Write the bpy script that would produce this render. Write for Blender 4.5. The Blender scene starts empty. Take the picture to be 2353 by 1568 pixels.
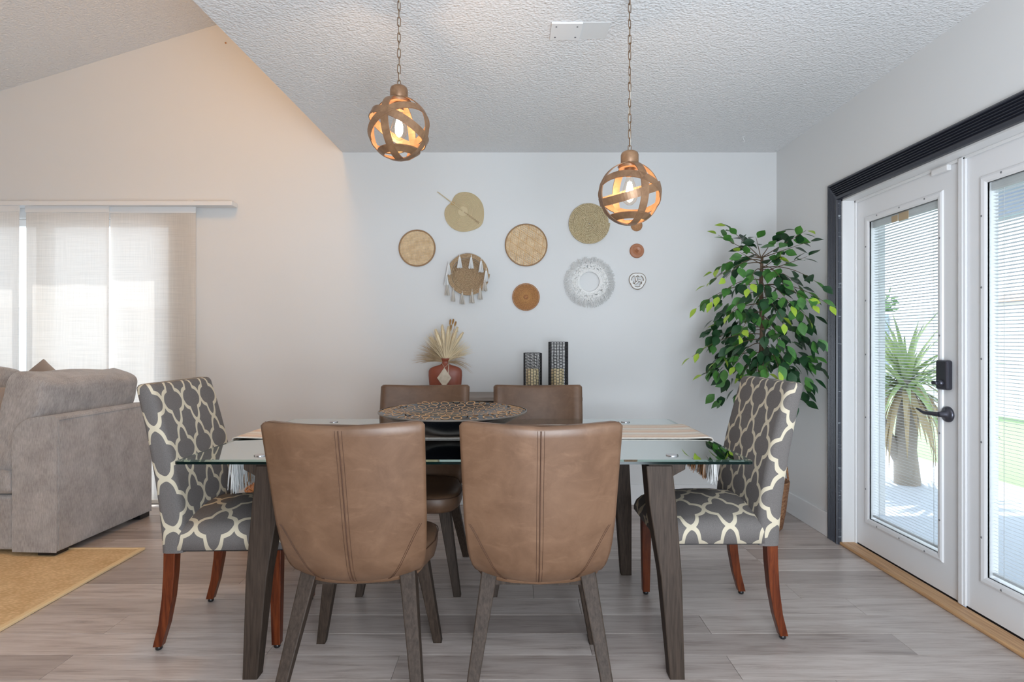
import bpy, math, random
from mathutils import Vector, Matrix
PI = math.pi
R = math.radians
random.seed(7)
S = bpy.context.scene
COL = S.collection

# ------------------------------------------------------------------ camera
CAMZ = 1.175
F = 1307.2
cd = bpy.data.cameras.new('camera'); cam = bpy.data.objects.new('camera', cd); COL.objects.link(cam)
cam.location = (0, 0, CAMZ); cam.rotation_euler = (R(90), 0, 0)
cd.sensor_width = 36; cd.lens = 36 * F / 2353; cd.clip_start = 0.05
S.camera = cam

# ------------------------------------------------------------------ world, sun, area lights, exposure
w = bpy.data.worlds.new('sky'); S.world = w; w.use_nodes = True
nt = w.node_tree; nt.nodes.clear()
wo = nt.nodes.new('ShaderNodeOutputWorld'); bg = nt.nodes.new('ShaderNodeBackground')
bg.inputs['Color'].default_value = (0.80, 0.90, 1.0, 1); bg.inputs['Strength'].default_value = 4.2
nt.links.new(bg.outputs[0], wo.inputs[0])
S.view_settings.view_transform = 'Standard'; S.view_settings.look = 'None'
S.view_settings.gamma = 1; S.view_settings.use_curve_mapping = False
S.view_settings.exposure = 0.0
S.cycles.use_denoising = True
S.cycles.max_bounces = 8; S.cycles.diffuse_bounces = 4; S.cycles.glossy_bounces = 3; S.cycles.transparent_max_bounces = 16
S.cycles.use_adaptive_sampling = True; S.cycles.adaptive_threshold = 0.03
S.cycles.sample_clamp_indirect = 6
S.cycles.caustics_reflective = False; S.cycles.caustics_refractive = False

def light(name, kind, loc, energy, color, size=None, sy=None, target=None, rot=None):
    l = bpy.data.lights.new(name, kind); l.energy = energy; l.color = color
    o = bpy.data.objects.new(name, l); COL.objects.link(o); o.location = loc
    if kind == 'AREA':
        l.shape = 'RECTANGLE'; l.size = size; l.size_y = sy or size
    elif kind == 'POINT': l.shadow_soft_size = size
    elif kind == 'SUN': l.angle = size
    if target is not None:
        o.rotation_euler = (Vector(target) - Vector(loc)).to_track_quat('-Z', 'Y').to_euler()
    if rot: o.rotation_euler = rot
    return o
# sun high behind the far right corner of the house
light('sun', 'SUN', (6, 8, 9), 5.5, (1.0, 0.98, 0.95), size=R(0.6), target=(6 - 0.20, 8 - 0.62, 9 - 0.95))
# unseen fill lights, added out of frame to brighten the room and ceiling
light('back_fill_light', 'AREA', (0.4, -2.35, 1.5), 20, (0.78, 0.90, 1.0), size=2.8, sy=1.7, target=(0.3, 3, 1.2))  # added cool fill from behind the camera, not a real window
light('overhead_fill_light', 'AREA', (0.3, -0.5, 2.5), 10, (1.0, 0.97, 0.93), size=1.3, sy=1.3, target=(0.3, -0.5, 0))  # added downward fill, no known fixture
light('left_fill_light', 'AREA', (-4.9, 0.6, 1.5), 8, (1.0, 0.92, 0.85), size=2.6, sy=1.8, target=(-1.5, 2.2, 1.2))  # added warm fill from the left, where the wall is solid
light('ceiling_fill_light', 'AREA', (0.4, -1.2, 1.2), 55, (0.80, 0.90, 1.0), size=1.2, sy=1.2, target=(0.4, 0.6, 2.53))  # added uplight that lifts the near ceiling
light('far_ceiling_fill_light', 'AREA', (0.5, -0.5, 0.55), 62, (0.80, 0.90, 1.0), size=1.0, sy=1.0, target=(0.5, 2.4, 2.53))  # second added uplight, for the far part of the ceiling
# warm fixture up in the vault
light('vault_lamp_light', 'POINT', (-1.40, 2.3, 3.40), 27, (1.0, 0.50, 0.12), size=0.12)

# ------------------------------------------------------------------ helpers
class MB:
    def __init__(s): s.v = []; s.f = []; s.uv = []; s.sm = []
    def add(s, vs, fs, uvs=None, smooth=False):
        b = len(s.v); s.v += [tuple(p) for p in vs]
        for i, f in enumerate(fs):
            s.f.append(tuple(b + k for k in f)); s.uv.append(uvs[i] if uvs else None); s.sm.append(smooth)
    def box(s, x0, x1, y0, y1, z0, z1, M=None):
        vs = [Vector((x, y, z)) for z in (z0, z1) for y in (y0, y1) for x in (x0, x1)]
        if M: vs = [M @ p for p in vs]
        s.add(vs, [(0, 2, 3, 1), (4, 5, 7, 6), (0, 1, 5, 4), (2, 6, 7, 3), (0, 4, 6, 2), (1, 3, 7, 5)])
    def loft(s, secs, vv=None, cap=True, smooth=True, closed=True, close_path=False):
        n = len(secs[0]); vs = []; fs = []; uv = []
        for q in secs: vs += [Vector(p) for p in q]
        us = []
        for q in secs:
            u = [0]
            for i in range(n): u.append(u[-1] + (Vector(q[(i + 1) % n]) - Vector(q[i])).length)
            us.append(u)
        if vv is None:
            vv = [0]
            for a, b in zip(secs, secs[1:]):
                vv.append(vv[-1] + (sum((Vector(p) for p in b), Vector()) / n - sum((Vector(p) for p in a), Vector()) / n).length)
        m = len(secs); ref = us[m // 2]
        for j in range(m if close_path else m - 1):
            k = (j + 1) % m
            for i in range(n if closed else n - 1):
                i2 = (i + 1) % n
                fs.append((j * n + i, j * n + i2, k * n + i2, k * n + i))
                uv.append([(ref[i], vv[j]), (ref[i + 1], vv[j]), (ref[i + 1], vv[k]), (ref[i], vv[k])])
        s.add(vs, fs, uv, smooth)
        if cap and closed and not close_path:
            s.add(secs[0], [tuple(range(n))[::-1]], None, smooth); s.add(secs[-1], [tuple(range(n))], None, smooth)
    def tube(s, pts, r, n=8, closed=False, cap=True):
        pts = [Vector(p) for p in pts]; m = len(pts); secs = []
        rr = r if isinstance(r, (list, tuple)) else [r] * m
        up = Vector((0, 0, 1)); prev = None
        for i in range(m):
            if closed: t = pts[(i + 1) % m] - pts[i - 1]
            else: t = pts[min(i + 1, m - 1)] - pts[max(i - 1, 0)]
            t.normalize()
            if prev is None:
                a = t.cross(up)
                if a.length < 0.1: a = t.cross(Vector((1, 0, 0)))
            else:
                a = prev - t * prev.dot(t)
            a.normalize(); prev = a; b = t.cross(a)
            secs.append([pts[i] + (a * math.cos(2 * PI * k / n) + b * math.sin(2 * PI * k / n)) * rr[i] for k in range(n)])
        s.loft(secs, cap=cap, close_path=closed)
    def lathe(s, prof, n=32, c=(0, 0, 0), axis='z', sx=1, sy=1, cap=True):
        secs = []
        for r_, z in prof:
            q = []
            for k in range(n):
                a = 2 * PI * k / n; x, y = r_ * math.cos(a) * sx, r_ * math.sin(a) * sy
                q.append((c[0] + x, c[1] + y, c[2] + z) if axis == 'z' else (c[0] + x, c[1] - z, c[2] + y))
            secs.append(q)
        s.loft(secs, cap=cap)
    def build(s, name, mat, parent=None, bevel=0, seg=2, sub=0, loc=None, rot=None):
        me = bpy.data.meshes.new(name); me.from_pydata(s.v, [], s.f)
        if any(u for u in s.uv):
            L = me.uv_layers.new(name='UVMap'); k = 0; vals = []
            for f, u in zip(s.f, s.uv):
                for i in range(len(f)): vals += list(u[i]) if u else [s.v[f[i]][0] + s.v[f[i]][1], s.v[f[i]][2]]
            L.data.foreach_set('uv', vals)
        me.polygons.foreach_set('use_smooth', s.sm)
        me.materials.append(mat); me.update()
        o = bpy.data.objects.new(name, me); COL.objects.link(o)
        if parent: o.parent = parent
        if loc: o.location = loc
        if rot: o.rotation_euler = rot
        if bevel:
            b = o.modifiers.new('b', 'BEVEL'); b.width = bevel; b.segments = seg; b.limit_method = 'ANGLE'; b.angle_limit = R(40)
        if sub:
            d = o.modifiers.new('s', 'SUBSURF'); d.levels = sub; d.render_levels = sub
        return o

def tag(o, label=None, cat=None, group=None, kind=None):
    if label: o['label'] = label
    if cat: o['category'] = cat
    if group: o['group'] = group
    if kind: o['kind'] = kind
    return o
def thing(name, label, cat, loc=(0, 0, 0), rz=0, group=None):
    o = bpy.data.objects.new(name, None); COL.objects.link(o); o.location = loc; o.rotation_euler = (0, 0, rz)
    o.empty_display_size = 0.1
    return tag(o, label, cat, group)
def struct_empty(name, loc=(0, 0, 0)):
    o = bpy.data.objects.new(name, None); COL.objects.link(o); o.location = loc; o['kind'] = 'structure'; return o
def dup(o, parent=None):
    c = o.copy(); COL.objects.link(c); c.parent = parent
    for ch in [x for x in bpy.data.objects if x.parent == o]: dup(ch, c)
    return c
def box(name, mat, x0, x1, y0, y1, z0, z1, parent=None, bevel=0, M=None, seg=2):
    b = MB(); b.box(x0, x1, y0, y1, z0, z1, M); return b.build(name, mat, parent, bevel, seg)
def clone(o, parent, loc=None, rot=None, scale=None):
    c = o.copy(); COL.objects.link(c); c.parent = parent
    if loc is not None: c.location = loc
    if rot is not None: c.rotation_euler = rot
    if scale is not None: c.scale = scale
    return c

# ------------------------------------------------------------------ materials
def mat(name, col=(.5, .5, .5), rough=.5, metal=0, **kw):
    m = bpy.data.materials.new(name); m.use_nodes = True
    p = m.node_tree.nodes['Principled BSDF']
    p.inputs['Base Color'].default_value = (*col, 1); p.inputs['Roughness'].default_value = rough; p.inputs['Metallic'].default_value = metal
    for k, v in kw.items():
        p.inputs[k.replace('_', ' ')].default_value = v
    return m
def N(m, t, **kw):
    n = m.node_tree.nodes.new('ShaderNode' + t)
    for k, v in kw.items():
        if k in n.inputs: n.inputs[k].default_value = v
        else: setattr(n, k, v)
    return n
def Lk(m, a, b): m.node_tree.links.new(a, b)
def P(m): return m.node_tree.nodes['Principled BSDF']
def coords(m, scale=(1, 1, 1), space='Object', rnd=False, rot=(0, 0, 0)):
    tc = N(m, 'TexCoord'); mp = N(m, 'Mapping'); mp.inputs['Scale'].default_value = scale; mp.inputs['Rotation'].default_value = rot
    if rnd:
        oi = N(m, 'ObjectInfo'); ad = N(m, 'VectorMath', operation='ADD'); mu = N(m, 'VectorMath', operation='SCALE')
        cx = N(m, 'CombineXYZ'); Lk(m, oi.outputs['Random'], cx.inputs[0]); Lk(m, oi.outputs['Random'], cx.inputs[1])
        Lk(m, cx.outputs[0], mu.inputs[0]); mu.inputs['Scale'].default_value = 37.0
        Lk(m, tc.outputs[space], ad.inputs[0]); Lk(m, mu.outputs[0], ad.inputs[1]); Lk(m, ad.outputs[0], mp.inputs[0])
    else:
        Lk(m, tc.outputs[space], mp.inputs[0])
    return mp.outputs[0]
def ramp(m, fac, stops):
    r = N(m, 'ValToRGB'); e = r.color_ramp.elements
    while len(e) < len(stops): e.new(0.5)
    for k, (p_, c) in enumerate(stops): e[k].position = p_; e[k].color = (*c, 1) if len(c) == 3 else c
    Lk(m, fac, r.inputs[0]); return r.outputs[0]
def noise(m, vec, scale=5, detail=4, rough=.55, dist=0):
    n = N(m, 'TexNoise'); n.inputs['Scale'].default_value = scale; n.inputs['Detail'].default_value = detail
    n.inputs['Roughness'].default_value = rough; n.inputs['Distortion'].default_value = dist
    if vec: Lk(m, vec, n.inputs['Vector'])
    return n.outputs[0]
def bump(m, h, strength=.3, dist=.002):
    b = N(m, 'Bump'); b.inputs['Strength'].default_value = strength; b.inputs['Distance'].default_value = dist
    Lk(m, h, b.inputs['Height']); Lk(m, b.outputs[0], P(m).inputs['Normal'])
def mixc(m, fac, a, b, mode='MIX'):
    x = N(m, 'Mix', data_type='RGBA', blend_type=mode)
    for sock, val in ((x.inputs[0], fac), (x.inputs[6], a), (x.inputs[7], b)):
        if hasattr(val, 'is_output') or hasattr(val, 'links'): Lk(m, val, sock)
        else: sock.default_value = val if isinstance(val, (int, float)) else (*val, 1)
    return x.outputs[2]
def math_(m, op, a, b=None, c=None):
    x = N(m, 'Math', operation=op)
    for s_, v in zip(x.inputs, (a, b, c)):
        if v is None: continue
        if isinstance(v, (int, float)): s_.default_value = v
        else: Lk(m, v, s_)
    return x.outputs[0]
def base(m, out): Lk(m, out, P(m).inputs['Base Color'])

M_wall = mat('wall_paint', (.74, .74, .735), .7)
v = coords(M_wall); bump(M_wall, noise(M_wall, v, 160, 3), .08, .001)
M_ceil = mat('popcorn_ceiling', (.80, .80, .805), .9)
v = coords(M_ceil); vo = N(M_ceil, 'TexVoronoi', feature='SMOOTH_F1'); vo.inputs['Scale'].default_value = 95; Lk(M_ceil, v, vo.inputs['Vector'])
h = math_(M_ceil, 'ADD', math_(M_ceil, 'MULTIPLY', vo.outputs[0], -1.6), math_(M_ceil, 'MULTIPLY', noise(M_ceil, v, 40, 3), 1.4)); bump(M_ceil, h, .6, .005)
M_trimw = mat('white_trim', (.80, .80, .80), .4)
M_door = mat('white_door_paint', (.80, .80, .81), .35)
v = coords(M_door); bump(M_door, noise(M_door, v, 60, 3), .05, .001)
M_black = mat('navy_black_casing', (.022, .024, .036), .35)
M_dirt = mat('chipped_white', (.45, .48, .5), .6)
v = coords(M_dirt, (1, 1, 6)); base(M_dirt, ramp(M_dirt, noise(M_dirt, v, 14, 5, .7), [(.60, (.05, .055, .07)), (.66, (.5, .55, .58))]))
M_oak = mat('oak_threshold', (.55, .31, .14), .45)
v = coords(M_oak, (30, 1.5, 30)); base(M_oak, ramp(M_oak, noise(M_oak, v, 3, 5), [(.3, (.42, .22, .10)), (.7, (.66, .40, .20))]))
M_plank = mat('grey_oak_laminate', (.4, .36, .33), .33)
v = coords(M_plank, (1.3, 13, 1), rnd=True)
g1 = noise(M_plank, v, 2.2, 8, .65, .6); v2 = coords(M_plank, (2, 60, 1), rnd=True); g2 = noise(M_plank, v2, 3, 4, .6)
c1 = ramp(M_plank, g1, [(.28, (.17, .135, .12)), (.40, (.40, .335, .30)), (.52, (.53, .465, .43)), (.8, (.66, .61, .575))])
c2 = mixc(M_plank, .35, c1, ramp(M_plank, g2, [(.3, (.34, .28, .25)), (.7, (.66, .60, .565))]))
oi = N(M_plank, 'ObjectInfo'); tint = ramp(M_plank, oi.outputs['Random'], [(0, (.78, .75, .74)), (.5, (.97, .95, .94)), (1, (1.16, 1.15, 1.15))])
base(M_plank, mixc(M_plank, 1.0, c2, tint, 'MULTIPLY')); bump(M_plank, g2, .08, .001)
M_under = mat('subfloor', (.06, .05, .045), .8)

M_leather = mat('tan_leather', (.3, .17, .1), .42)
v = coords(M_leather, rnd=True); n1 = noise(M_leather, v, 9, 6, .65, .5)
v2 = coords(M_leather, (7, 7, 18), rnd=True, rot=(.4, .6, .3)); n2 = noise(M_leather, v2, 1.6, 5, .6, 1.2)
c1 = ramp(M_leather, n1, [(.3, (.112, .057, .030)), (.7, (.175, .096, .055))])
base(M_leather, mixc(M_leather, ramp(M_leather, n2, [(.55, (0, 0, 0)), (.78, (.28, .28, .28))]), c1, (.27, .155, .092)))
bump(M_leather, noise(M_leather, coords(M_leather), 420, 2), .12, .0006)
M_stitch = mat('dark_brown_stitching', (.07, .03, .015), .6)

def woodmat(name, a, b, sc, rough=.5):
    m = mat(name, a, rough); P(m).inputs['Specular IOR Level'].default_value = .3; v = coords(m, sc, rnd=True); n = noise(m, v, 6, 6, .65, .4)
    base(m, ramp(m, n, [(.32, a), (.68, b)])); bump(m, n, .15, .001); return m
M_wdark = woodmat('weathered_dark_wood', (.021, .013, .008), (.058, .038, .027), (22, 22, .9), .62)
M_cherry = woodmat('cherry_stained_wood', (.06, .011, .004), (.19, .044, .013), (10, 10, 1.0), .3)
M_console = woodmat('greige_wood', (.20, .165, .14), (.32, .27, .235), (1, 12, 12))
M_blackp = mat('black_satin', (.012, .012, .014), .3)
M_chrome = mat('steel', (.6, .6, .62), .2, 1)
M_bronze = mat('oil_rubbed_bronze', (.085, .085, .105), .32, .7)

# ogee / quatrefoil trellis fabric, mapped with UV in metres
M_trel = mat('trellis_fabric', (.1, .1, .1), .85)
m = M_trel
tc = N(m, 'TexCoord'); sp = N(m, 'SeparateXYZ'); Lk(m, tc.outputs['UV'], sp.inputs[0])
U = math_(m, 'DIVIDE', math_(m, 'SUBTRACT', sp.outputs[0], .06), .135); V = math_(m, 'DIVIDE', sp.outputs[1], .188)
p_ = math_(m, 'ADD', U, V); q_ = math_(m, 'SUBTRACT', U, V)
def linefam(p, q):
    fl = math_(m, 'FLOOR', p); e = math_(m, 'SUBTRACT', math_(m, 'FRACT', p), .5)
    par = math_(m, 'ADD', fl, math_(m, 'ROUND', q))
    s = math_(m, 'COSINE', math_(m, 'MULTIPLY', par, PI))
    d = math_(m, 'SUBTRACT', math_(m, 'MULTIPLY', math_(m, 'ABSOLUTE', math_(m, 'SINE', math_(m, 'MULTIPLY', q, 2 * PI))), .098),
              math_(m, 'MULTIPLY', math_(m, 'ABSOLUTE', math_(m, 'COSINE', math_(m, 'MULTIPLY', q, PI))), .060))
    return math_(m, 'ABSOLUTE', math_(m, 'SUBTRACT', e, math_(m, 'MULTIPLY', s, d)))
dm = math_(m, 'SMOOTH_MIN', linefam(p_, q_), linefam(q_, p_), .05)
fac = math_(m, 'LESS_THAN', dm, .068)
wv = noise(m, coords(m, (400, 400, 400)), 1, 2)
grey = ramp(m, wv, [(.3, (.115, .103, .098)), (.7, (.165, .149, .142))])
base(m, mixc(m, fac, grey, (.60, .53, .40))); bump(m, wv, .15, .0006)

M_sofa = mat('grey_chenille', (.3, .28, .27), .9)
v = coords(M_sofa); n1 = noise(M_sofa, v, 7, 5, .7, .3); v2 = coords(M_sofa, (140, 140, 22)); n2 = noise(M_sofa, v2, 1.4, 3)
c1 = ramp(M_sofa, n1, [(.3, (.27, .245, .235)), (.7, (.50, .47, .455))])
base(M_sofa, mixc(M_sofa, .3, c1, ramp(M_sofa, n2, [(.35, (.21, .19, .185)), (.65, (.58, .55, .54))]))); bump(M_sofa, n2, .3, .002)
P(M_sofa).inputs['Sheen Weight'].default_value = .3
M_sofab = mat('brown_grey_fabric', (.34, .28, .245), .9)
M_jute = mat('jute_weave', (.6, .4, .2), .95)
v = coords(M_jute, (1, 1, 1), rot=(0, 0, .78)); wv = N(M_jute, 'TexVoronoi'); wv.inputs['Scale'].default_value = 48; mp2 = coords(M_jute, (1, 2.4, 1), rot=(0, 0, .6)); Lk(M_jute, mp2, wv.inputs['Vector'])
c1 = ramp(M_jute, wv.outputs[0], [(.1, (.88, .64, .36)), (.6, (.62, .40, .19))])
base(M_jute, mixc(M_jute, .35, c1, ramp(M_jute, noise(M_jute, v, 9, 4), [(.3, (.64, .42, .21)), (.7, (.92, .70, .42))]))); bump(M_jute, wv.outputs[0], -.6, .006)
M_jutee = mat('jute_binding', (.84, .63, .36), .95)

# table top: reflective greenish plate
M_glass = mat('tempered_glass', (.74, .80, .78), .015)
P(M_glass).inputs['Metallic'].default_value = .93
P(M_glass).inputs['Transmission Weight'].default_value = 1
M_gedge = mat('glass_edge', (.002, .009, .008), .12)
P(M_gedge).inputs['Specular IOR Level'].default_value = .2
M_bevel = mat('glass_bevel', (.30, .44, .39), .03, .85)
def glassy(name, tint=(1, 1, 1), r=.02, boost=0.0):
    m = bpy.data.materials.new(name); m.use_nodes = True; m.node_tree.nodes.clear()
    o = N(m, 'OutputMaterial'); t = N(m, 'BsdfTransparent'); t.inputs[0].default_value = (*tint, 1); g = N(m, 'BsdfGlossy'); g.inputs['Roughness'].default_value = r
    f = N(m, 'LayerWeight'); f.inputs[0].default_value = .5; x = N(m, 'MixShader')
    fo = math_(m, 'ADD', math_(m, 'MULTIPLY', math_(m, 'POWER', f.outputs['Facing'], 5), .9), .04 + boost)
    Lk(m, fo, x.inputs[0]); Lk(m, t.outputs[0], x.inputs[1]); Lk(m, g.outputs[0], x.inputs[2]); Lk(m, x.outputs[0], o.inputs[0]); return m
M_pane = glassy('window_pane', (.97, .98, .98))
M_bulb = glassy('bulb_glass', (1, .97, .92), boost=.03)
def emit(name, col, s):
    m = bpy.data.materials.new(name); m.use_nodes = True; m.node_tree.nodes.clear()
    o = N(m, 'OutputMaterial'); e = N(m, 'Emission'); e.inputs[0].default_value = (*col, 1); e.inputs[1].default_value = s; Lk(m, e.outputs[0], o.inputs[0]); return m
M_fil = emit('glowing_filament', (1, .86, .66), 45)
M_bronzeb = mat('brushed_copper_band', (.30, .165, .085), .42, .35)
v = coords(M_bronzeb, rnd=True); base(M_bronzeb, ramp(M_bronzeb, noise(M_bronzeb, v, 14, 6, .7, .4), [(.3, (.17, .088, .045)), (.7, (.36, .21, .115))]))
M_chain = mat('aged_brass', (.22, .13, .07), .35, .8)
M_cord = mat('beige_cord', (.55, .50, .42), .6)

def fabric_translucent(name, col, tr, openness):
    m = bpy.data.materials.new(name); m.use_nodes = True; m.node_tree.nodes.clear()
    o = N(m, 'OutputMaterial'); d = N(m, 'BsdfDiffuse'); t = N(m, 'BsdfTranslucent'); x = N(m, 'MixShader'); x.inputs[0].default_value = tr
    tp = N(m, 'BsdfTransparent'); y = N(m, 'MixShader'); y.inputs[0].default_value = openness
    vv = coords(m, (3, 3, 260)); n = noise(m, vv, 1.2, 4, .7); vv2 = coords(m, (260, 3, 3)); n2 = noise(m, vv2, 1.2, 3, .7)
    a = ramp(m, math_(m, 'ADD', math_(m, 'MULTIPLY', n, .6), math_(m, 'MULTIPLY', n2, .4)), [(.38, tuple(c * .80 for c in col)), (.62, col)])
    Lk(m, a, d.inputs[0]); Lk(m, a, t.inputs[0]); Lk(m, d.outputs[0], x.inputs[1]); Lk(m, t.outputs[0], x.inputs[2])
    Lk(m, x.outputs[0], y.inputs[1]); Lk(m, tp.outputs[0], y.inputs[2]); Lk(m, y.outputs[0], o.inputs[0]); return m
M_linen = fabric_translucent('linen_shade', (.84, .79, .73), .30, .035)
M_slat = fabric_translucent('blind_slat', (.86, .87, .88), .30, .0)

M_straw = mat('pale_straw', (.62, .50, .31), .8)
M_bamboo = mat('woven_bamboo', (.62, .44, .26), .6)
v = coords(M_bamboo); base(M_bamboo, ramp(M_bamboo, noise(M_bamboo, v, 30, 3), [(.3, (.58, .38, .20)), (.7, (.78, .58, .35))]))
M_bamb2 = mat('bamboo_rim', (.34, .20, .10), .6)
M_bamb3 = mat('honey_strip', (.66, .38, .14), .6)
M_backing = mat('pale_backing', (.50, .42, .34), .8)
M_rope = mat('seagrass_rope', (.55, .45, .28), .9)
v = coords(M_rope); nz = noise(M_rope, v, 130, 3, .7); base(M_rope, ramp(M_rope, nz, [(.32, (.27, .19, .10)), (.5, (.56, .45, .27)), (.75, (.74, .64, .44))])); bump(M_rope, nz, .8, .004)
M_jrope = mat('jute_rope', (.5, .36, .22), .9)
v = coords(M_jrope); nz = noise(M_jrope, v, 150, 3, .7); base(M_jrope, ramp(M_jrope, nz, [(.32, (.30, .19, .10)), (.7, (.56, .40, .25))])); bump(M_jrope, nz, .8, .003)
M_rattan = mat('orange_rattan', (.52, .22, .065), .55)
v = coords(M_rattan); nz = noise(M_rattan, v, 120, 2); base(M_rattan, ramp(M_rattan, nz, [(.3, (.30, .11, .03)), (.7, (.60, .27, .09))]))
M_cork = mat('tan_cork', (.45, .22, .10), .8)
v = coords(M_cork); base(M_cork, ramp(M_cork, noise(M_cork, v, 260, 2), [(.3, (.34, .15, .06)), (.7, (.55, .30, .15))]))
M_terra = mat('copper_clay', (.42, .17, .08), .4)
M_cotton = mat('white_cotton', (.88, .87, .85), .95)
M_cottonb = mat('beige_cotton', (.66, .60, .53), .95)
M_rust = mat('rust_yarn', (.50, .25, .12), .95)
M_gold = mat('bronze_wire', (.20, .13, .07), .4, .5)
M_vase = mat('terracotta_glaze', (.24, .058, .03), .38)
M_tagm = mat('bone_tile', (.62, .54, .42), .6)
v = coords(M_tagm); base(M_tagm, ramp(M_tagm, noise(M_tagm, v, 30, 4), [(.3, (.48, .40, .30)), (.7, (.72, .64, .52))]))
M_pampas = mat('pampas_cream', (.92, .78, .54), .95)
M_pampasd = mat('dry_grass_tan', (.52, .38, .23), .95)
M_tail = mat('ochre_tail', (.50, .28, .10), .95)
M_wire = mat('black_wire', (.018, .018, .022), .4)
M_candle = mat('ivory_candle', (.80, .66, .40), .5)
P(M_candle).inputs['Subsurface Weight'].default_value = .2
M_bowl = mat('black_lacquer', (.012, .013, .018), .22)
M_ring = mat('bamboo_ring_inlay', (.55, .30, .13), .4)
v = coords(M_ring, rnd=True); base(M_ring, ramp(M_ring, noise(M_ring, v, 60, 2), [(.3, (.42, .19, .07)), (.7, (.72, .45, .22))]))
M_foil = mat('greige_rim', (.20, .17, .145), .4)
M_runner = mat('striped_runner', (.7, .6, .5), .95)
m = M_runner; tc = N(m, 'TexCoord'); sp = N(m, 'SeparateXYZ'); Lk(m, tc.outputs['Object'], sp.inputs[0])
st = ramp(m, math_(m, 'FRACT', math_(m, 'MULTIPLY', sp.outputs[1], 7.4)), [(0, (.78, .73, .65)), (.30, (.70, .48, .34)), (.36, (.80, .60, .46)), (.62, (.76, .68, .58)), (.7, (.60, .42, .30)), (.78, (.80, .75, .68))])
nz = noise(m, coords(m, (40, 220, 1)), 2, 3); base(m, mixc(m, .18, st, ramp(m, nz, [(.4, (.5, .4, .32)), (.6, (.9, .85, .8))]))); bump(m, nz, .5, .002)
def leafmat(name, a, b):
    m = mat(name, a, .38); v = coords(m, rnd=True); base(m, ramp(m, noise(m, v, 14, 3), [(.3, a), (.7, b)])); return m
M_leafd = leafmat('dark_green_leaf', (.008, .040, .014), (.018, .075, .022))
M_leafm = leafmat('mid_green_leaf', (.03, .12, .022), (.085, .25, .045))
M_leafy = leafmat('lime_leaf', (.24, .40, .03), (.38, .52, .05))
M_bark = woodmat('ficus_bark', (.10, .06, .04), (.22, .15, .10), (20, 20, 3), .9)
M_twig = mat('twig', (.13, .085, .05), .8)
M_wick = mat('wicker', (.32, .15, .07), .7)
v = coords(M_wick, (30, 30, 60)); nz = noise(M_wick, v, 1.5, 3); base(M_wick, ramp(M_wick, nz, [(.35, (.20, .08, .035)), (.65, (.42, .22, .11))])); bump(M_wick, nz, .7, .005)
M_moss = mat('moss', (.10, .07, .03), .95)
M_conc = mat('patio_concrete', (.42, .45, .50), .8)
M_fence = mat('white_fence_vinyl', (.80, .82, .84), .5)
M_fpost = mat('grey_fence_post', (.35, .40, .48), .6)
M_lawn = mat('lawn_green', (.22, .30, .16), .95)
M_bush = mat('bush_green', (.10, .19, .07), .9)
M_yuc = leafmat('yucca_blade', (.22, .32, .14), (.46, .54, .24))
M_yucd = mat('dry_yucca_blade', (.46, .36, .22), .9)
M_ytr = mat('yucca_trunk', (.30, .26, .22), .9)
M_roof = mat('terracotta_roof', (.45, .26, .17), .8)
M_beam = mat('patio_beam', (.34, .38, .46), .7)
M_extw = mat('stucco', (.62, .62, .62), .8)
M_tan = mat('tan_plastic', (.62, .42, .22), .5)
M_screw = mat('screw', (.25, .25, .26), .4, .6)

# ================================================================== THE SETTING
DY = 4.085          # far wall
XR = 1.90           # right wall
HC = 2.53           # dining ceiling
XL = -5.2; YB = -2.6
def edge_x(y): return -1.217 - (DY - y) * 0.028
def vault_z(x): return 2.969 + 0.308 * (x + 3.677)

floor = tag(box('floor', M_under, XL, XR + .12, YB, DY + .10, -.06, -.010), kind='structure')
# planks, one object each
rows = []; y = 2.438
PW = .1555
while y > YB: y -= PW
y += PW
prng = random.Random(3)
pmesh = {}
PL = 1.22
def plank(x0, x1, y0, y1):
    k = (round(x1 - x0, 3), round(y1 - y0, 3))
    if k not in pmesh:
        b = MB(); b.box(-k[0] / 2 + .0006, k[0] / 2 - .0006, -k[1] / 2 + .0006, k[1] / 2 - .0006, -.009, 0)
        o = b.build('plank', M_plank, floor, bevel=.0008, seg=1); pmesh[k] = o
    else: o = clone(pmesh[k], floor)
    o.location = ((x0 + x1) / 2, (y0 + y1) / 2, 0)
ry = y - PW
while ry < DY:
    y0, y1 = max(ry, YB), min(ry + PW, DY)
    if y1 - y0 > .01:
        x = XL - prng.choice([0.1, .35, .6, .8, 1.0])
        while x < XR + .02:
            a, b_ = max(x, XL), min(x + PL, XR + .02)
            if b_ - a > .03: plank(a, b_, y0, y1)
            x += PL
    ry += PW

# far wall (gable side and dining side are one plane), with the patio window opening
WX0, WX1, WZ1 = -4.95, -2.46, 2.06
def poly_wall(name, pts2d, y0, y1, mat_, parent=None, swap=False):
    b = MB(); n = len(pts2d)
    a = [(x, y0, z) for x, z in pts2d]; c = [(x, y1, z) for x, z in pts2d]
    if swap: a = [(p[1], p[0], p[2]) for p in a]; c = [(p[1], p[0], p[2]) for p in c]
    b.add(a + c, [tuple(range(n)), tuple(range(n, 2 * n))[::-1]] + [(i, (i + 1) % n, n + (i + 1) % n, n + i) for i in range(n)])
    return b.build(name, mat_, parent)
zt = vault_z(-1.0)
wf = tag(poly_wall('wall_far', [(WX1, -.05), (XR + .1, -.05), (XR + .1, 3.6), (-1.0, zt), (WX1, vault_z(WX1))], DY, DY + .14, M_wall), kind='structure')
poly_wall('wall_section', [(WX0, WZ1), (WX1, WZ1), (WX1, vault_z(WX1)), (WX0, vault_z(WX0))], DY, DY + .14, M_wall, wf)
poly_wall('wall_section', [(XL - .1, -.05), (WX0, -.05), (WX0, vault_z(WX0)), (XL - .1, vault_z(XL - .1))], DY, DY + .14, M_wall, wf)
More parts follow.
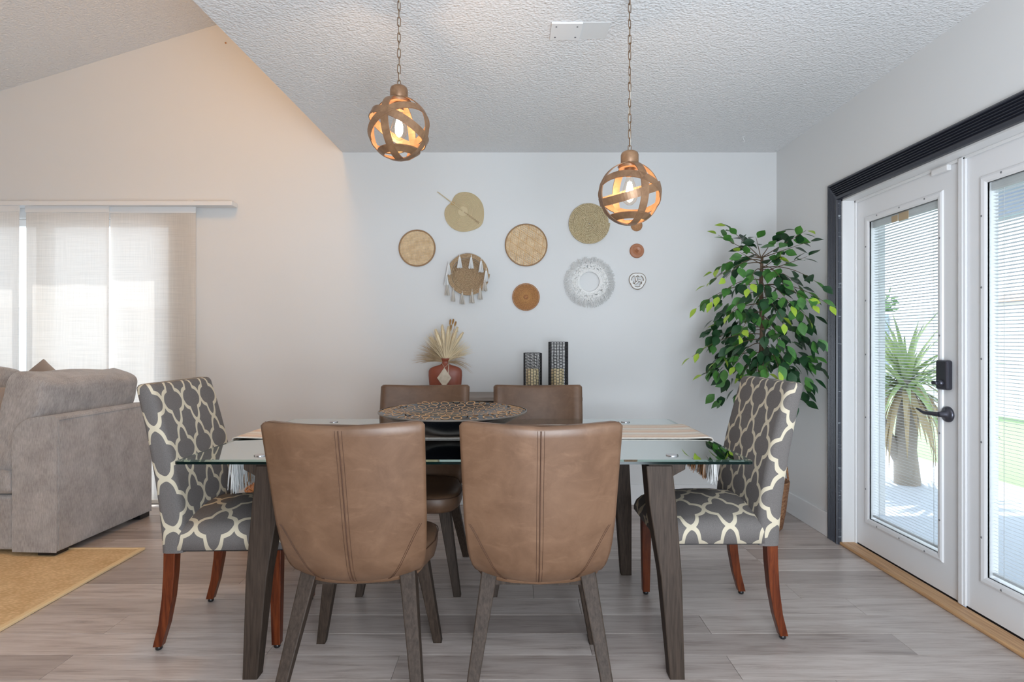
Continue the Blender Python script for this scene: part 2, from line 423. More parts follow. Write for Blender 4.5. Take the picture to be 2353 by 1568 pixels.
tag(poly_wall('wall_left', [(YB, -.05), (DY, -.05), (DY, 2.75), (YB, 2.75)], XL - .1, XL, M_wall, swap=True), kind='structure')
tag(poly_wall('wall_back', [(XL, -.05), (XR + .1, -.05), (XR + .1, 3.8), (XL, 3.8)], YB - .1, YB, M_wall), kind='structure')
# vaulted ceiling over the living room
b = MB()
x0, x1 = XL - .1, -1.0
b.add([(x0, YB, vault_z(x0)), (x1, YB, vault_z(x1)), (x1, DY, vault_z(x1)), (x0, DY, vault_z(x0)),
       (x0, YB, vault_z(x0) + .1), (x1, YB, vault_z(x1) + .1), (x1, DY, vault_z(x1) + .1), (x0, DY, vault_z(x0) + .1)],
      [(0, 3, 2, 1), (4, 5, 6, 7), (0, 1, 5, 4), (1, 2, 6, 5), (2, 3, 7, 6), (3, 0, 4, 7)])
tag(b.build('ceiling_vault', M_ceil), kind='structure')
# flat dining ceiling with its exposed edge, and the drop face above it
b = MB()
e0, e1 = edge_x(YB), edge_x(DY)
b.add([(e0, YB, HC), (XR + .1, YB, HC), (XR + .1, DY, HC), (e1, DY, HC), (e0, YB, HC + .12), (XR + .1, YB, HC + .12), (XR + .1, DY, HC + .12), (e1, DY, HC + .12)],
      [(0, 3, 2, 1), (4, 5, 6, 7), (0, 1, 5, 4), (1, 2, 6, 5), (2, 3, 7, 6), (3, 0, 4, 7)])
tag(b.build('ceiling', M_ceil), kind='structure')
b = MB()
b.add([(e0 + .001, YB, HC + .12), (e1 + .001, DY, HC + .12), (e1 + .001, DY, 3.74), (e0 + .001, YB, 3.74), (e0 + .1, YB, HC + .12), (e1 + .1, DY, HC + .12), (e1 + .1, DY, 3.8), (e0 + .1, YB, 3.8)],
      [(0, 1, 2, 3), (7, 6, 5, 4), (0, 4, 5, 1), (3, 2, 6, 7), (0, 3, 7, 4), (1, 5, 6, 2)])
tag(b.build('wall_drop', M_wall), kind='structure')

# right wall with the french-door opening
DO0, DO1, DZ = 1.72, 3.285, 1.995     # y range of opening, head height
XD = 1.98                             # inner face of the doors
wr = tag(poly_wall('wall_right', [(DO1, -.05), (DY, -.05), (DY, HC), (DO1, HC)], XR, XR + .16, M_wall, swap=True), kind='structure')
poly_wall('wall_section', [(YB, DZ), (DO1, DZ), (DO1, HC), (YB, HC)], XR, XR + .16, M_wall, wr, swap=True)
poly_wall('wall_section', [(YB, -.05), (DO0, -.05), (DO0, DZ), (YB, DZ)], XR, XR + .16, M_wall, wr, swap=True)
# baseboards
bb = MB(); bb.box(XR - .014, XR, DO1 + .115, DY - .001, 0, .145); tag(bb.build('baseboard_right', M_trimw, bevel=.004), kind='structure')
bb = MB(); bb.box(WX1 + .02, XR - .014, DY - .014, DY, 0, .145); tag(bb.build('baseboard_far', M_trimw, bevel=.004), kind='structure')
bb = MB(); bb.box(XR - .014, XR, YB, DO0 - .12, 0, .145); tag(bb.build('baseboard_near', M_trimw, bevel=.004), kind='structure')

# fluted casing round the doors
cas = struct_empty('trim_1')
def fluted(name, horizontal, a0, a1, p0, p1, parent, m0=0, m1=0):
    # profile across p (width), extruded along a
    nf = 6; W = p1 - p0; sg_ = 1 if W > 0 else -1; prof = [(p0, 0), (p0, .016), (p0 + sg_ * .008, .022)]
    gw = (W - sg_ * .032) / nf
    for k in range(nf):
        q = p0 + sg_ * .014 + k * gw
        prof += [(q, .022), (q + gw * .30, .012), (q + gw * .55, .012), (q + gw * .85, .022)]
    prof += [(p1 - sg_ * .014, .024), (p1 - sg_ * .004, .026), (p1, .018), (p1, 0)]
    secs = []
    for a, sg in ((a0, m0), (a1, m1)):
        secs.append([(XR - d, (a + sg * abs(p - p1) if horizontal else p), (p if horizontal else a + sg * abs(p - p1))) for p, d in prof])
    b = MB(); b.loft(secs, smooth=False, cap=False); n = len(prof)
    return b.build(name, M_black, parent)
fluted('side_casing', False, 0, DZ - .005, DO1 + .11, DO1, cas, 0, 1)
fluted('side_casing', False, 0, DZ - .005, DO0 - .11, DO0, cas, 0, 1)
fluted('head_casing', True, DO0, DO1, DZ + .105, DZ - .005, cas, -1, 1)
box('casing_edge', M_dirt, XR - .018, XR + .004, DO1 - .004, DO1 + .0005, 0, DZ, cas)
# white jamb
jam = struct_empty('trim_2')
box('jamb', M_trimw, XR, XR + .16, DO1 - .014, DO1, 0, DZ, jam)
box('jamb', M_trimw, XR, XR + .16, DO0, DO0 + .014, 0, DZ, jam)
box('head_jamb', M_trimw, XR, XR + .16, DO0, DO1, DZ - .014, DZ + .001, jam)
box('door_stop', M_trimw, XD - .012, XD - .001, DO1 - .026, DO1 - .014, 0, DZ - .014, jam, .002)
box('door_stop', M_trimw, XD - .012, XD - .001, DO0, DO1, DZ - .028, DZ - .014, jam, .002)
tag(box('trim_3', M_oak, XR - .012, XD - .004, DO0, DO1 - .002, .0, .018, bevel=.006), kind='structure')

def french_door(name, y0, y1, hardware):
    d = struct_empty(name)
    T = .045; gy0, gy1 = y0 + .122, y1 - .118; gz0, gz1 = .19, 1.835
    zb, ztop = .022, 1.978
    b = MB()
    b.box(XD, XD + T, y0, gy0, zb, ztop); b.box(XD, XD + T, gy1, y1, zb, ztop)
    b.box(XD, XD + T, gy0, gy1, zb, gz0); b.box(XD, XD + T, gy0, gy1, gz1, ztop)
    b.build('door_slab', M_door, d)
    # raised moulding frame round the lite
    b = MB(); ow = .034
    o_ = [(gy0 - ow, gz0 - ow), (gy1 + ow, gz0 - ow), (gy1 + ow, gz1 + ow), (gy0 - ow, gz1 + ow)]
    secs = []
    for inset, dep in ((0, 0), (.004, .007), (.012, .010), (.026, .008), (.034, .003), (.034, -.01)):
        secs.append([(XD - dep, yy + (inset if i in (0, 3) else -inset), zz + (inset if i < 2 else -inset)) for i, (yy, zz) in enumerate(o_)])
    b.loft(secs, cap=False, smooth=False); b.build('lite_frame', M_door, d)
    box('glass_pane', M_pane, XD + .006, XD + .010, gy0, gy1, gz0, gz1, d)
    bl = bpy.data.objects.new('blind', None); COL.objects.link(bl); bl.parent = d
    box('headrail', M_slat, XD + .014, XD + .034, gy0 + .004, gy1 - .004, gz1 - .035, gz1 - .002, bl)
    box('bottom_rail', M_slat, XD + .016, XD + .032, gy0 + .006, gy1 - .006, gz0 + .012, gz0 + .022, bl)
    sl = None; z = gz0 + .032
    ang = R(17); w2 = .0075
    while z < gz1 - .04:
        if sl is None:
            b = MB(); c, s_ = math.cos(ang) * w2, math.sin(ang) * w2; cy = (gy0 + gy1) / 2; hl = (gy1 - gy0) / 2 - .006
            b.add([(-c, -hl, s_), (0, -hl, .0012), (c, -hl, -s_), (-c, hl, s_), (0, hl, .0012), (c, hl, -s_)], [(0, 1, 4, 3), (1, 2, 5, 4)])
            sl = b.build('slat', M_slat, bl); sl.location = (XD + .024, cy, z)
        else: clone(sl, bl, (XD + .024, cy, z))
        z += .0148
    for yy in (gy0 + .05, gy1 - .06):
        b = MB(); b.tube([(XD + .0165, yy, gz0 + .02), (XD + .0165, yy, gz1 - .03)], .0010, 5); b.build('ladder_cord', M_slat, bl)
    sc = None
    pts = [(gy0 - .02, z) for z in (.35, .75, 1.2, 1.65)] + [(gy1 + .02, z) for z in (.35, .75, 1.1, 1.4, 1.7)]
    pts += [(gy0 + f * (gy1 - gy0), zz) for zz in (gz0 - .02, gz1 + .02) for f in (.15, .5, .85)]
    for yy, zz in pts:
        if sc is None:
            b = MB(); b.lathe([(.0045, 0), (.0045, .0012), (.002, .002)], 10, axis='y'); sc = b.build('screw', M_screw, d); sc.rotation_euler = (0, 0, R(-90))
            sc.location = (XD - .0095, yy, zz)
        else: clone(sc, d, (XD - .0095, yy, zz))
    box('sweep', M_blackp, XD + .004, XD + .04, y0 + .002, y1 - .002, .010, .023, d)
    return d
d1 = french_door('door_1', 2.520, 3.268, True)
d2 = french_door('door_2', DO0 + .016, 2.486, False)
# astragal belongs to the right leaf
b = MB(); b.box(XD - .012, XD - .0005, 2.470, 2.514, .022, 1.978); b.box(XD - .018, XD - .012, 2.480, 2.504, .022, 1.978); b.build('astragal', M_door, d2, bevel=.003)
box('blind_clip', M_tan, XD + .011, XD + .014, 2.86, 2.93, 1.792, 1.832, d1)
box('blind_clip', M_tan, XD + .011, XD + .014, 2.94, 2.985, 1.796, 1.828, d1)
# keypad deadbolt and lever
yk = 2.587
b = MB(); b.box(XD - .030, XD - .0005, yk - .036, yk + .036, .953, 1.088); dbm = b.build('deadbolt', M_bronze, d1, bevel=.010, seg=3)
b = MB(); b.lathe([(.016, 0), (.016, .006), (.010, .012)], 16, axis='y', c=(0, 0, 0)); t_ = b.build('turn_piece', M_bronze, d1, loc=(XD - .030, yk, .984), rot=(0, 0, R(-90)))
b = MB(); b.box(XD - .058, XD - .038, yk - .006, yk + .024, .976, .992); b.build('thumb_turn', M_bronze, d1, bevel=.004)
b = MB(); b.lathe([(.036, 0), (.036, .006), (.030, .012), (.014, .018), (.012, .045), (0.001, .046)], 28, axis='y'); b.build('rosette', M_bronze, d1, loc=(XD - .0005, yk - .006, .842), rot=(0, 0, R(-90)))
b = MB()
pts = [(XD - .045, yk - .008, .842), (XD - .052, yk + .01, .842), (XD - .056, yk + .04, .843), (XD - .056, yk + .07, .838), (XD - .056, yk + .095, .848), (XD - .056, yk + .118, .856), (XD - .054, yk + .125, .852)]
b.tube(pts, [.011, .011, .0095, .008, .006, .005, .003], 12); b.build('lever', M_bronze, d1, sub=1)
box('contact_sensor', M_trimw, XD - .022, XD - .001, 2.56, 2.66, 1.945, 1.972, d1, .004)

# ---- patio window behind the panel shades
w1 = struct_empty('window_1')
fy0, fy1 = DY + .05, DY + .10
for (a, c) in ((WX0, WX0 + .06), (-3.46, -3.36), (WX1 - .04, WX1)):
    box('window_frame', M_trimw, a, c, fy0, fy1, 0, WZ1, w1, .004)
box('window_frame', M_trimw, WX0, WX1, fy0, fy1, WZ1 - .05, WZ1, w1, .004)
box('window_frame', M_trimw, WX0, WX1, fy0, fy1, 0, .06, w1, .004)
box('glass_pane', M_pane, WX0 + .06, -3.46, DY + .072, DY + .077, .06, WZ1 - .05, w1)
box('glass_pane', M_pane, -3.36, WX1 - .04, DY + .072, DY + .077, .06, WZ1 - .05, w1)

# ================================================================== OUTSIDE
ext = tag(box('ground_patio', M_conc, XR + .17, 4.3, -2, 9.0, -.16, -.06), kind='structure')
tag(box('ground_lawn', M_lawn, 4.3, 9.5, -2, 16, -.14, -.06), kind='structure')
tag(box('ground_yard', M_conc, -9, XR + .17, DY + .15, 14, -.14, -.06), kind='structure')
tag(box('roof_patio', M_beam, XR + .17, 4.6, -1, DY + 1.6, 2.50, 2.58), kind='structure')
tag(box('beam_patio', M_beam, 4.45, 4.6, -1, DY + 1.6, 2.30, 2.50), kind='structure')
tag(box('roof_eave', M_extw, -6, XR + .17, DY + .15, DY + .455, 2.36, 2.46), kind='structure')
tag(box('column_patio', M_extw, 2.60, 2.65, 4.04, 4.09, -.06, 2.50), kind='structure')
def fence(p0, p1, label, n):
    f = thing('fence', label, 'fence', (p0[0], p0[1], -.06), math.atan2(p1[1] - p0[1], p1[0] - p0[0]))
    Ln = math.hypot(p1[0] - p0[0], p1[1] - p0[1]); bd = None; step = .16
    k = 0; x = 0
    while x < Ln:
        if bd is None: bd = box('board', M_fence, 0, step - .006, 0, .02, .05, 1.72, f)
        else: clone(bd, f, (x, 0, 0))
        x += step
    box('top_rail', M_fence, 0, Ln, -.02, .05, 1.72, 1.80, f); box('bottom_rail', M_fence, 0, Ln, -.02, .05, .0, .07, f)
    po = None; x = .4
    while x < Ln:
        if po is None: po = box('post', M_fpost, -.05, .05, .021, .12, 0, 1.80, f); po.location = (x, -.14, 0)
        else: clone(po, f, (x, -.14, 0))
        x += Ln / n
    return f
fence((8.0, 12.5), (8.0, 2.0), 'white board fence with grey posts beyond the french doors', 5)
fence((-9, 9.5), (0, 9.5), 'white board fence behind the linen panel shades', 4)
# neighbour roof above fence
nr = thing('neighbour_house', 'low neighbouring house with terracotta roof seen above the fence', 'building', (13.2, 9.5, -.06))
box('wall', M_extw, -2, 2, -6, 4, 0, 2.1, nr)
b = MB(); b.add([(-2.5, -6.4, 2.1), (2.5, -6.4, 2.1), (2.5, 4.4, 2.1), (-2.5, 4.4, 2.1), (0, -5, 2.75), (0, 3, 2.75)], [(0, 3, 2, 1), (0, 1, 4), (1, 2, 5, 4), (2, 3, 5), (3, 0, 4, 5)]); b.build('roof', M_roof, nr)
def bush(x, y, z, r, label):
    o = thing('garden_tree', label, 'tree', (x, y, -.06)); rg = random.Random(int(x * 10 + y * 7))
    b = MB()
    for k in range(420):
        d = Vector((rg.gauss(0, 1), rg.gauss(0, 1), rg.gauss(0, .8))).normalized() * r * rg.uniform(.55, 1)
        c = d + Vector((0, 0, z)); s_ = r * .16
        a = Vector((rg.gauss(0, 1), rg.gauss(0, 1), rg.gauss(0, 1))).normalized(); e = a.orthogonal().normalized()
        b.add([c + a * s_, c + e * s_ * .5, c - a * s_, c - e * s_ * .5], [(0, 1, 2, 3)])
    tag(b.build('foliage', M_bush, o), kind='stuff')
    b = MB(); b.tube([(0, 0, 0), (0.03, 0, z)], [.08, .04], 8); b.build('trunk', M_ytr, o)
bush(9.6, 15.6, 2.15, .8, 'round green tree above the fence in the left door lite')
bush(9.3, 6.9, 2.1, .55, 'round green tree above the fence in the right door lite')
# yucca on the patio
yu = thing('yucca_plant', 'spiky yucca with drooping blades standing outside the left french door', 'plant', (3.42, 4.92, -.06))
b = MB(); b.tube([(0, 0, 0), (-.02, 0, .3), (.02, .02, .62), (0, .02, .9)], [.10, .085, .08, .07], 12); b.build('trunk', M_ytr, yu)
b = MB(); b.tube([(.0, 0, .1), (-.14, .05, .4), (-.24, .08, .68)], [.06, .05, .04], 10); b.build('trunk', M_ytr, yu)
yr = random.Random(5); ybm = {}
for k in range(150):
    el = yr.uniform(-.9, 1.5); az = yr.uniform(0, 2 * PI); dry = el < -.35
    key = (yr.randrange(3), dry)
    if key not in ybm:
        L_ = (.50, .58, .64)[key[0]]; dr = (.10, .22, .34)[key[0]]; b = MB(); pr = []
        for i in range(7):
            t = i / 6; ww = .027 * (1 - t ** 1.6) + .001; pr.append([(L_ * t, -ww, -dr * t * t), (L_ * t, 0, -dr * t * t - .006), (L_ * t, ww, -dr * t * t)])
        b.loft(pr, closed=False, cap=False); ob = b.build('leaf', M_yucd if dry else M_yuc, yu); ybm[key] = ob
    else: ob = clone(ybm[key], yu)
    ob.location = (.02 * math.cos(az), .02 + .02 * math.sin(az), yr.uniform(.78, .95)); ob.rotation_euler = (0, -el, az)
yl = clone(ybm[list(ybm)[0]], yu, (0, 0, .95), (0, R(-88), 0))

# ================================================================== WINDOW TREATMENT
tk = thing('panel_track', 'white panel shade track mounted above the living room window', 'curtain track', (0, 0, 0))
b = MB(); b.box(-5.1, -1.965, 3.99, 4.075, 2.128, 2.158); b.build('rail', M_trimw, tk, bevel=.003)
for xx in (-3.44, -2.28, -4.5): box('bracket', M_trimw, xx - .02, xx + .02, 4.03, DY, 2.157, 2.172, tk)
def shade(x0, x1, y, label):
    t = thing('linen_blind', label, 'shade', (x0, y, 0))
    b = MB(); W = x1 - x0; n = 8
    secs = [[(W * i / n, .003 * math.sin(i * 1.3 + z), z) for i in range(n + 1)] for z in (.04, .6, 1.2, 1.8, 2.085)]
    b.loft(secs, closed=False, cap=False); b.build('fabric', M_linen, t)
    box('carrier_rail', M_trimw, 0, W, -.006, .006, 2.085, 2.128, t)
    box('bottom_bar', M_linen, 0, W, -.005, .005, .02, .045, t)
shade(-2.858, -2.248, 4.045, 'linen panel shade at the window end nearest the dining area')
shade(-3.44, -2.850, 4.025, 'linen panel shade in the middle, between two other panels')
shade(-4.06, -3.468, 4.005, 'linen panel shade left of the bright gap')
shade(-4.68, -4.05, 4.02, 'linen panel shade furthest along the window, mostly out of view')

# ================================================================== SOFA, RUG
sofa = thing('sofa', 'grey chenille sofa with loose back cushions before the shaded window', 'sofa', (-2.45, 3.06, 0), R(-2.5))
# profile of arm front: rounded upper left corner; extruded to the back
b = MB(); aw = .25
prof = [(0, .035), (0, .752), (-.006, .764), (-.02, .770)]
for k in range(9):
    a = R(90 + k * 90 / 8); prof.append((-aw + .13 + .13 * math.cos(a), .762 - .13 + .13 * math.sin(a)))
prof += [(-aw, .035)]
b.loft([[(x, yy, z) for x, z in prof] for yy in (0, .004, .012, .74, .752, .756)], smooth=True)
arm = b.build('arm', M_sofa, sofa)
md = arm.modifiers.new('b', 'BEVEL'); md.width = .014; md.segments = 3; md.limit_method = 'ANGLE'; md.angle_limit = R(50)
for p in arm.data.polygons: p.use_smooth = True
box('base', M_sofa, -2.3, -aw - .003, .02, .80, .035, .335, sofa, .02, seg=3)
box('backrest', M_sofa, -2.3, -aw - .002, .70, .86, .335, .74, sofa, .03, seg=3)
b = MB(); b.box(-1.25, -aw - .006, .0, .70, .34, .47); b.build('seat_cushion', M_sofa, sofa, bevel=.04, seg=4)
b = MB(); b.box(-2.28, -1.26, .0, .70, .34, .47); b.build('seat_cushion', M_sofa, sofa, bevel=.04, seg=4)
for x, yy in ((-.07, .06), (-2.2, .06), (-.07, .72), (-2.2, .75)):
    box('foot', M_blackp, x - .05, x + .05, yy - .045, yy + .045, .013 if yy < .1 else .0, .036, sofa, .004)
b = MB(); b.tube([(.0012, .014, .05), (.0012, .014, .74)], .0016, 6); b.tube([(.0012, .014, .748), (.0012, .745, .748)], .0016, 6); b.build('piping', M_sofa, sofa)
def pillow_mb(w, h, t, seed=0, n=14):
    rg = random.Random(seed); ph = [rg.uniform(0, 6) for _ in range(6)]
    b = MB(); vs = []; fs = []
    for side in (1, -1):
        for j in range(n + 1):
            for i in range(n + 1):
                u, v_ = i / n * 2 - 1, j / n * 2 - 1
                k = (1 - abs(u) ** 3.5) * (1 - abs(v_) ** 3.5); k = max(k, 0) ** .45
                pin = 1 - .045 * (1 - abs(u) ** 2) * abs(v_) ** 3; pin2 = 1 - .045 * (1 - abs(v_) ** 2) * abs(u) ** 3
                wr = .012 * math.sin(u * 7 + ph[0] + 2 * v_) * math.sin(v_ * 5 + ph[1]) * k + .006 * math.sin(13 * u + ph[2] - 6 * v_) * k * abs(v_)
                vs.append((u * w / 2 * pin2, side * (t / 2 * k + wr), v_ * h / 2 * pin))
    m = (n + 1) ** 2
    for j in range(n):
        for i in range(n):
            a = j * (n + 1) + i; q = (a, a + 1, a + n + 2, a + n + 1); fs.append(q); fs.append(tuple(m + x for x in q[::-1]))
    b.add(vs, fs, smooth=True); return b
def cushion(name, label, w, h, t, loc, rot, mt, seed, group=None, cat='cushion'):
    o = pillow_mb(w, h, t, seed).build(name, mt, sub=1); o.location = loc; o.rotation_euler = rot
    me = o.data
    d = o.modifiers.new('w', 'WELD'); d.merge_threshold = .0015
    o.modifiers.move(1, 0)
    return tag(o, label, cat, group)
def boxcushion(name, w, h, t, loc, rot, mt, seed):
    # boxed sofa cushion with gusset
    rg = random.Random(seed); b = MB(); n = 16; secs = []
    for j in range(n + 1):
        v_ = j / n * 2 - 1; ring = []
        vs_ = math.copysign(1 - (1 - abs(v_)) ** 1.6, v_) if abs(v_) > .5 else v_ * 1.32
        vs_ = max(-1, min(1, vs_))
        edge = (max(0, 1 - abs(vs_) ** 7)) ** .35; M_ = 40
        for k in range(M_):
            a = 2 * PI * k / M_; c, s_ = math.cos(a), math.sin(a)
            ex = .20; x = math.copysign(abs(c) ** ex, c); yv = math.copysign(abs(s_) ** ex, s_)
            bulge = 1 + .16 * (1 - x * x) * (1 - vs_ * vs_)
            wr = .006 * math.sin(9 * x + seed + 3 * vs_) + .005 * math.sin(14 * vs_ + 4 * x + seed)
            ring.append((x * w / 2 * (.90 + .10 * edge), yv * (t / 2 * bulge) * (.55 + .45 * edge) + wr, vs_ * h / 2 + .012 * math.sin(x * 5 + seed) * (1 if vs_ > .8 else 0)))
        secs.append(ring)
    b.loft(secs); o = b.build(name, mt, sub=1); o.location = loc; o.rotation_euler = rot; return o
o = boxcushion('sofa_cushion', .72, .58, .25, (-2.70, 3.47, .705), (R(16), 0, R(85)), M_sofa, 1)
tag(o, 'large grey back cushion leaning against the inner side of the sofa arm', 'cushion', 'loose cushions on the sofa')
o = boxcushion('sofa_cushion', .72, .56, .20, (-3.56, 3.60, .72), (R(-12), 0, R(4)), M_sofa, 4)
tag(o, 'grey back cushion at the picture edge, darker beside the large cushion', 'cushion', 'loose cushions on the sofa')
cushion('throw_pillow', 'small beige pillow with its pointed corner rising behind the large cushion', .40, .40, .14, (-3.17, 3.83, .79), (R(-8), R(45), R(8)), M_sofab, 2, 'throw pillows on the sofa')
cushion('throw_pillow', 'brown grey pillow with a pointed corner at the left picture edge', .46, .46, .15, (-3.06, 3.30, .70), (R(-10), R(6), R(8)), M_sofab, 5, 'throw pillows on the sofa')

rug = thing('jute_rug', 'golden woven jute rug lying before the grey sofa', 'rug', (0, 0, 0))
b = MB(); b.box(-4.6, -2.085, .6, 3.18, .001, .012); b.build('pile', M_jute, rug)
b = MB(); b.box(-2.088, -2.062, .6, 3.20, .001, .014); b.box(-4.6, -2.088, 3.178, 3.20, .001, .014); b.build('binding', M_jutee, rug, bevel=.003)

# ================================================================== TABLE
TX0, TX1, TY0, TY1, TZ = -1.187, .850, 1.990, 3.088, .755
tab = thing('dining_table', 'rectangular glass topped dining table on dark splayed wooden legs', 'table', (0, 0, 0))
def rrect(x0, x1, y0, y1, r, n=5):
    out = []
    for cx, cy, a0 in ((x1 - r, y1 - r, 0), (x0 + r, y1 - r, 90), (x0 + r, y0 + r, 180), (x1 - r, y0 + r, 270)):
        for k in range(n + 1):
            a = R(a0 + 90 * k / n); out.append((cx + r * math.cos(a), cy + r * math.sin(a)))
    return out
def ring(x0, x1, y0, y1, r, z): return [(x, y, z) for x, y in rrect(x0, x1, y0, y1, r)]
b = MB(); bv = .022
b.loft([ring(TX0, TX1, TY0, TY1, .02, TZ - .012), ring(TX0, TX1, TY0, TY1, .02, TZ - .003)], smooth=False, cap=False)
b.build('glass_edge', M_gedge, tab)
b = MB(); q = ring(TX0 + bv, TX1 - bv, TY0 + bv, TY1 - bv, .012, TZ); b.add(q, [tuple(range(len(q)))])
q = ring(TX0, TX1, TY0, TY1, .02, TZ - .012); b.add(q, [tuple(range(len(q)))[::-1]])
b.build('glass_top', M_glass, tab)
b = MB(); b.loft([ring(TX0, TX1, TY0, TY1, .02, TZ - .003), ring(TX0 + bv, TX1 - bv, TY0 + bv, TY1 - bv, .012, TZ)], smooth=False, cap=False)
b.build('bevelled_rim', M_bevel, tab)
TCX = -.168
for sx in (1, -1):
    for sy in (1, -1):
        cx = lambda x: TCX + sx * x
        yb = 1.972 if sy > 0 else 2.90; 
        ys = (lambda d: yb + d) if sy > 0 else (lambda d: yb - d)
        b = MB(); secs = []
        for z, xa, xb, ya, yb2 in ((0, .716, .768, 0.0, .050), (.35, .688, .762, .012, .078), (.60, .650, .745, .022, .100), (.672, .645, .738, .024, .105), (.735, .640, .732, .026, .110)):
            pts = [(cx(xa), ys(ya), z), (cx(xb), ys(ya), z), (cx(xb), ys(yb2), z), (cx(xa), ys(yb2), z)]
            if sx * sy < 0: pts = pts[::-1]
            secs.append(pts)
        b.loft(secs, smooth=False); lg = b.build('leg', M_wdark, tab, bevel=.004)
        b = MB()
        pts = [(.650, .034), (.780, .034), (.780, .098), (.650, .098)]
        pb = [(.660, .036), (.738, .036), (.738, .092), (.660, .092)]
        A = [(cx(x), ys(y_), .742) for x, y_ in pts]; A2 = [(cx(x), ys(y_), .722) for x, y_ in pts]; B_ = [(cx(x), ys(y_), .698) for x, y_ in pb]
        if sx * sy < 0: A, A2, B_ = A[::-1], A2[::-1], B_[::-1]
        b.loft([B_, A2, A], smooth=False); b.build('bracket', M_wdark, tab, bevel=.003)
        b = MB(); b.lathe([(.022, 0), (.022, .003), (.018, .004)], 20, c=(cx(.755), ys(.115) if sy > 0 else 2.945, TZ + .0002)); b.build('support_disc', M_chrome, tab)

# ---- runner
RY0, RY1 = 2.43, 2.83
run = thing('table_runner', 'cream and rust striped table runner with tasselled ends over the glass', 'table runner', (0, 0, 0))
path = [(TX0 - .010, TZ - .07), (TX0 - .012, TZ - .02), (TX0 - .008, TZ + .002), (TX0 + .01, TZ + .006), (TX0 + .06, TZ + .004), (TX0 + .12, TZ + .0012), (-.6, TZ + .0012), (0, TZ + .0012), (.5, TZ + .0012), (TX1 - .10, TZ + .0012), (TX1 - .05, TZ + .003), (TX1 - .01, TZ + .005), (TX1 + .008, TZ + .002), (TX1 + .012, TZ - .02), (TX1 + .010, TZ - .06)]
b = MB(); n = 20; T_ = .0035
secs = []
for x, z in path:
    s1 = [(x, RY0 + (RY1 - RY0) * i / n, z + .0008 * math.sin(i * 2.1)) for i in range(n + 1)]
    nx = -T_ if x < TX0 + .004 and z < TZ else (T_ if x > TX1 and z < TZ else 0)
    s2 = [(px_ + nx, py_, pz_ + (T_ if nx == 0 else 0)) for px_, py_, pz_ in s1]
    secs.append(s1 + s2[::-1])
b.loft(secs); b.build('cloth', M_runner, run)
fr = random.Random(9)
for end, xe, ztop_, zlen in ((0, TX0 - .012, TZ - .065, .165), (1, TX1 + .012, TZ - .055, .13)):
    for k in range(16):
        yc = RY0 + .012 + (RY1 - RY0 - .024) * k / 15
        mt = M_cotton if k < (5, 2)[end] or k in (7, 13, 15) else (M_rust if (k in (5, 9, 10, 11) or (end and k in (3, 4, 6, 8, 12))) else M_cottonb)
        b = MB()
        for q in range(26):
            dx, dy = fr.gauss(0, .006), fr.gauss(0, .010); L_ = zlen * fr.uniform(.82, 1.08)
            p0 = Vector((xe + dx * .3, yc + dy * .5, ztop_)); p1 = Vector((xe + dx, yc + dy + fr.gauss(0, .004), ztop_ - L_ * .5)); p2 = Vector((xe + dx * 1.5, yc + dy * 1.3 + fr.gauss(0, .008), ztop_ - L_))
            b.tube([p0, p1, p2], [.0022, .002, .0014], 4, cap=False)
        b.build('tassel', mt, run)

# ---- bowl
BX, BYc = -.268, 2.60
bw = thing('decorative_bowl', 'large shallow black bowl inlaid with tan bamboo rings on the runner', 'bowl', (BX, BYc, TZ + .007))
RB = .335
def bowl_z(r):
    if r > .275: return .084 + .012 * (RB - r) / .06
    t = r / .275; return .052 + .044 * t ** 2
prof = [(.13, .0005), (.15, .003), (.20, .022), (.27, .058), (.325, .086), (RB, .092), (RB, .096)] + [(r_, bowl_z(r_) + .010) for r_ in (.332, .31, .275, .25, .20, .15, .10, .05, .004)]
b = MB(); b.lathe(prof, 64); b.build('body', M_bowl, bw)
b = MB(); b.lathe([(RB - .001, .090), (RB + .002, .093), (RB + .002, .097), (RB - .003, .0975)], 64, cap=False); b.build('rim', M_foil, bw)
br = random.Random(12); placed = []; ringm = {}
tries = 0
while tries < 9000 and len(placed) < 270:
    tries += 1
    rr = br.choice([.0235, .0215, .020, .0185]) if tries < 3500 else (.015 if tries < 6500 else .0115)
    a = br.uniform(0, 2 * PI); rad = math.sqrt(br.random()) * (RB - rr * .9)
    x, yy = rad * math.cos(a), rad * math.sin(a)
    if all((x - p[0]) ** 2 + (yy - p[1]) ** 2 > (rr + p[2] + .0012) ** 2 for p in placed):
        placed.append((x, yy, rr))
        if rr not in ringm:
            b = MB(); secs = []
            for k in range(16):
                t = 2 * PI * k / 16; secs.append([(math.cos(t) * q, math.sin(t) * q, z) for q, z in ((rr, -.001), (rr, .0006), (rr * .78, .0006), (rr * .78, -.001))])
            b.loft(secs, close_path=True, smooth=False); o = b.build('bamboo_ring', M_ring, bw); ringm[rr] = o
        else: o = clone(ringm[rr], bw)
        e = .004; g = (bowl_z(rad + e) - bowl_z(max(rad - e, 0))) / (2 * e)
        nrm = Vector((-g * math.cos(a), -g * math.sin(a), 1)).normalized()
        o.location = (x, yy, bowl_z(rad) + .0102); o.rotation_mode = 'QUATERNION'; o.rotation_quaternion = nrm.to_track_quat('Z', 'Y')

